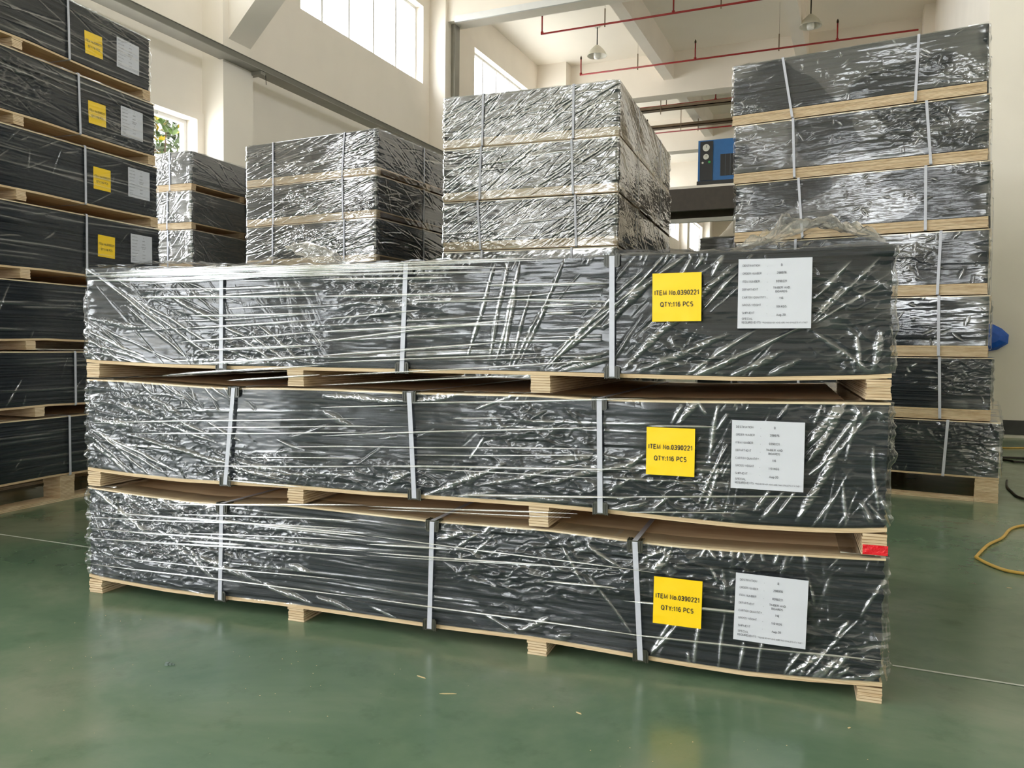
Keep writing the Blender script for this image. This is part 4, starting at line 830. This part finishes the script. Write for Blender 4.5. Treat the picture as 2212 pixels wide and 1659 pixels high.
# heap of film on the low stack
rng = np.random.default_rng(8); xs = np.linspace(0,1,40); ys = np.linspace(0,1,30); X, Y = np.meshgrid(xs, ys, indexing='ij')
base = np.clip(1-((X-.62)*1.9)**2,0,1)**.6*np.clip(1-((Y-.5)*2)**2,0,1)**.5
Zh = .42*base*(1+.2*vnoise(X*6,Y*5,77)) + .015*np.abs(vnoise(X*18,Y*14,78))*(base > .01)
hp = ob('plastic_sheet_heap', grid_mesh('plastic_sheet_heap', np.stack([X*1.3, Y*1.2, Zh], -1), M['heapfilm']), loc=(-1.70, 9.75, 2.365), label='crumpled beige plastic sheet heap on the lower stack behind the right one', cat='plastic sheet')

# blue plastic cover on the wall
bt = [(1.20,1.375),(1.45,1.36),(1.54,1.31),(1.615,1.235),(1.61,1.13),(1.50,1.055),(1.42,1.04),(1.20,1.04)]
bt = [(max(x,1.302),z) for x, z in bt]
mb = MB(); cxx, czz = 1.44, 1.2; k_ = len(bt)
rings = [(1.0, 0), (1.0, -.03), (.8, -.07), (.4, -.09)]
for q, yy in rings: mb.v += [(cxx+(x-cxx)*q, 11.153+yy, czz+(z-czz)*q) for x, z in bt]
for r_ in range(len(rings)-1):
    for a in range(k_): b_ = (a+1) % k_; mb.f.append((r_*k_+a, r_*k_+b_, (r_+1)*k_+b_, (r_+1)*k_+a))
mb.f.append(tuple(range((len(rings)-1)*k_, len(rings)*k_)))
ob('blue_plastic_cover', mb.mesh('blue_plastic_cover', M['tarp']), label='blue plastic cover on the white wall just right of the right stack', cat='cover')

# ------------------------------------------------------------------ cables, chips
def smooth_path(pts, n_=8):
    pts = [Vector(p) for p in pts]; out = []
    for i in range(len(pts)-1):
        p0, p1_, p2_, p3_ = pts[max(i-1,0)], pts[i], pts[i+1], pts[min(i+2,len(pts)-1)]
        for k in range(n_):
            t_ = k/n_; out.append(.5*((2*p1_)+(p2_-p0)*t_+(2*p0-5*p1_+4*p2_-p3_)*t_*t_+(3*p1_-p0-3*p2_+p3_)*t_**3))
    return out+[pts[-1]]
def cable(pts, r, m, name, label, cat='cable', group=None):
    o = ob(name, MB().tube(smooth_path([(a,b_,r+.0005) for a,b_ in pts]), r, 10).mesh(name, m, True), label=label, cat=cat, group=group)
cable([(1.9,5.9),(1.2,5.6),(.93,5.44),(.815,5.281),(.729,4.992),(.637,4.777),(.553,4.49),(.548,4.44),(.58,4.34),(.634,4.247),(.706,4.214),(1.0,4.13),(1.8,4.0)], .0075, M['ycable'], 'yellow_hose', 'thin yellow hose bent in a sharp loop on the green floor', 'hose')
cable([(1.085,7.30),(1.04,7.0),(1.03,6.75),(1.058,6.421),(1.3,6.25),(1.9,6.2)], .008, M['bcable'], 'black_cable', 'black cable curving from the right stack foot across the floor', group='floor cables')
cable([(1.275,8.905),(1.46,8.936),(2.6,9.0)], .010, M['bcable'], 'black_cable', 'upper straight black cable on the floor near the dark skirting', group='floor cables')
cable([(1.26,8.74),(1.329,8.62),(1.411,8.60),(2.3,8.5)], .010, M['bcable'], 'black_cable', 'lower black cable on the floor near the dark skirting', group='floor cables')
cable([(.8,9.75),(1.3,9.9),(1.45,9.85),(1.7,9.95),(2.6,9.9)], .007, M['ycable'], 'yellow_cable', 'thin yellow cable lying by the foot of the dark-skirted wall')
chips = [((-1.07,2.014),.05,25,'long pale wood splinter on the floor in front of the middle gap'),((-1.199,2.084),.035,-10,'short pale wood splinter just under the front stack centre'),((-.685,2.056),.02,-20,'tiny wood chip on the floor right of the long splinter'),((.611,3.955),.02,-15,'small white flake on the floor below the yellow hose'),((-.001,2.278),.012,60,'little chip on the floor left of the right end block')]
for i, ((x, y), l, a, lb) in enumerate(chips):
    ob('wood_splinter', MB().prism([(-l/2,0),(-l*.2,-.0025),(l/2,-.001),(l*.3,.0025),(-l*.3,.003)], 'z', 0, .0015).mesh('wood_splinter', M['chip']), loc=(x,y,.0003), rz=math.radians(a), label=lb, cat='wood chip', group='splinters on the floor')
mbd = MB()
for j in range(3): mbd.box(-.012+.009*j, -.002+.009*j, -.006+.003*j, .006-.001*j, 0, .008-.002*j)
ob('debris_crumb', mbd.mesh('debris_crumb', M['dust']), loc=(-1.96,1.831,0), rz=.4, label='small grey crumb on the floor in front of the left end', cat='debris')
rng = random.Random(4); mbd = MB()
for _ in range(150):
    x, y = rng.uniform(-2.6,.6), rng.uniform(1.2,2.12); s_ = rng.uniform(.001,.0026); mbd.box(x, x+s_, y, y+s_*.7, 0, s_*.5)
ob('sawdust_specks', mbd.mesh('sawdust_specks', M['chip']), label='scattered pale sawdust specks on the green floor', cat='sawdust', kind='stuff')

# ------------------------------------------------------------------ shrub outside the low window
m, t, o = mat('shrub_leaf'); p = N(t, 'BsdfPrincipled'); p.inputs['Roughness'].default_value = .35
n = N(t, 'TexNoise', Scale=2.6, Detail=2.0); t.links.new(coords(t), n.inputs['Vector'])
t.links.new(ramp(t, n.outputs[0], [(.30, lin(34,52,14)), (.45, lin(50,76,22)), (.55, lin(72,96,34)), (.61, lin(150,132,6)), (.75, lin(100,44,10))]), p.inputs['Base Color'])
t.links.new(p.outputs[0], o.inputs[0]); M['leaf'] = m
M['bark'] = simple('shrub_bark', lin(80,60,45), .7, noise=.2)
sh = ob('garden_shrub', None, loc=(-11.0, 10.2, 0), label='leafy green and yellow garden shrub outside the low window', cat='shrub')
rng = random.Random(9); mb = MB()
for _ in range(950):
    c_ = Vector((rng.uniform(-.9,.5), rng.uniform(-2.2,1.3), rng.uniform(3.0,5.25)))
    for j in range(9):
        a = 2*PI*j/9+rng.uniform(-.3,.3); el = rng.uniform(.1,1.1); l = rng.uniform(.13,.21)
        d = Vector((math.cos(a)*math.cos(el), math.sin(a)*math.cos(el), math.sin(el))); s_ = d.cross(Vector((0,0,1))).normalized()*l*.2
        p0, p1_, p2_ = c_, c_+d*l*.55, c_+d*l; mb.quad(tuple(p0), tuple(p1_+s_), tuple(p2_), tuple(p1_-s_))
ob('foliage', mb.mesh('foliage', M['leaf']), sh)
mb = MB()
for k in range(7):
    y = -1.8+k*.55; mb.tube([(0,y*.6,0),(rng.uniform(-.1,.1),y*.8,2.0),(rng.uniform(-.3,.3),y+.2,4.9)], [.05,.035,.012], 8)
ob('stems', mb.mesh('stems', M['bark'], True), sh)
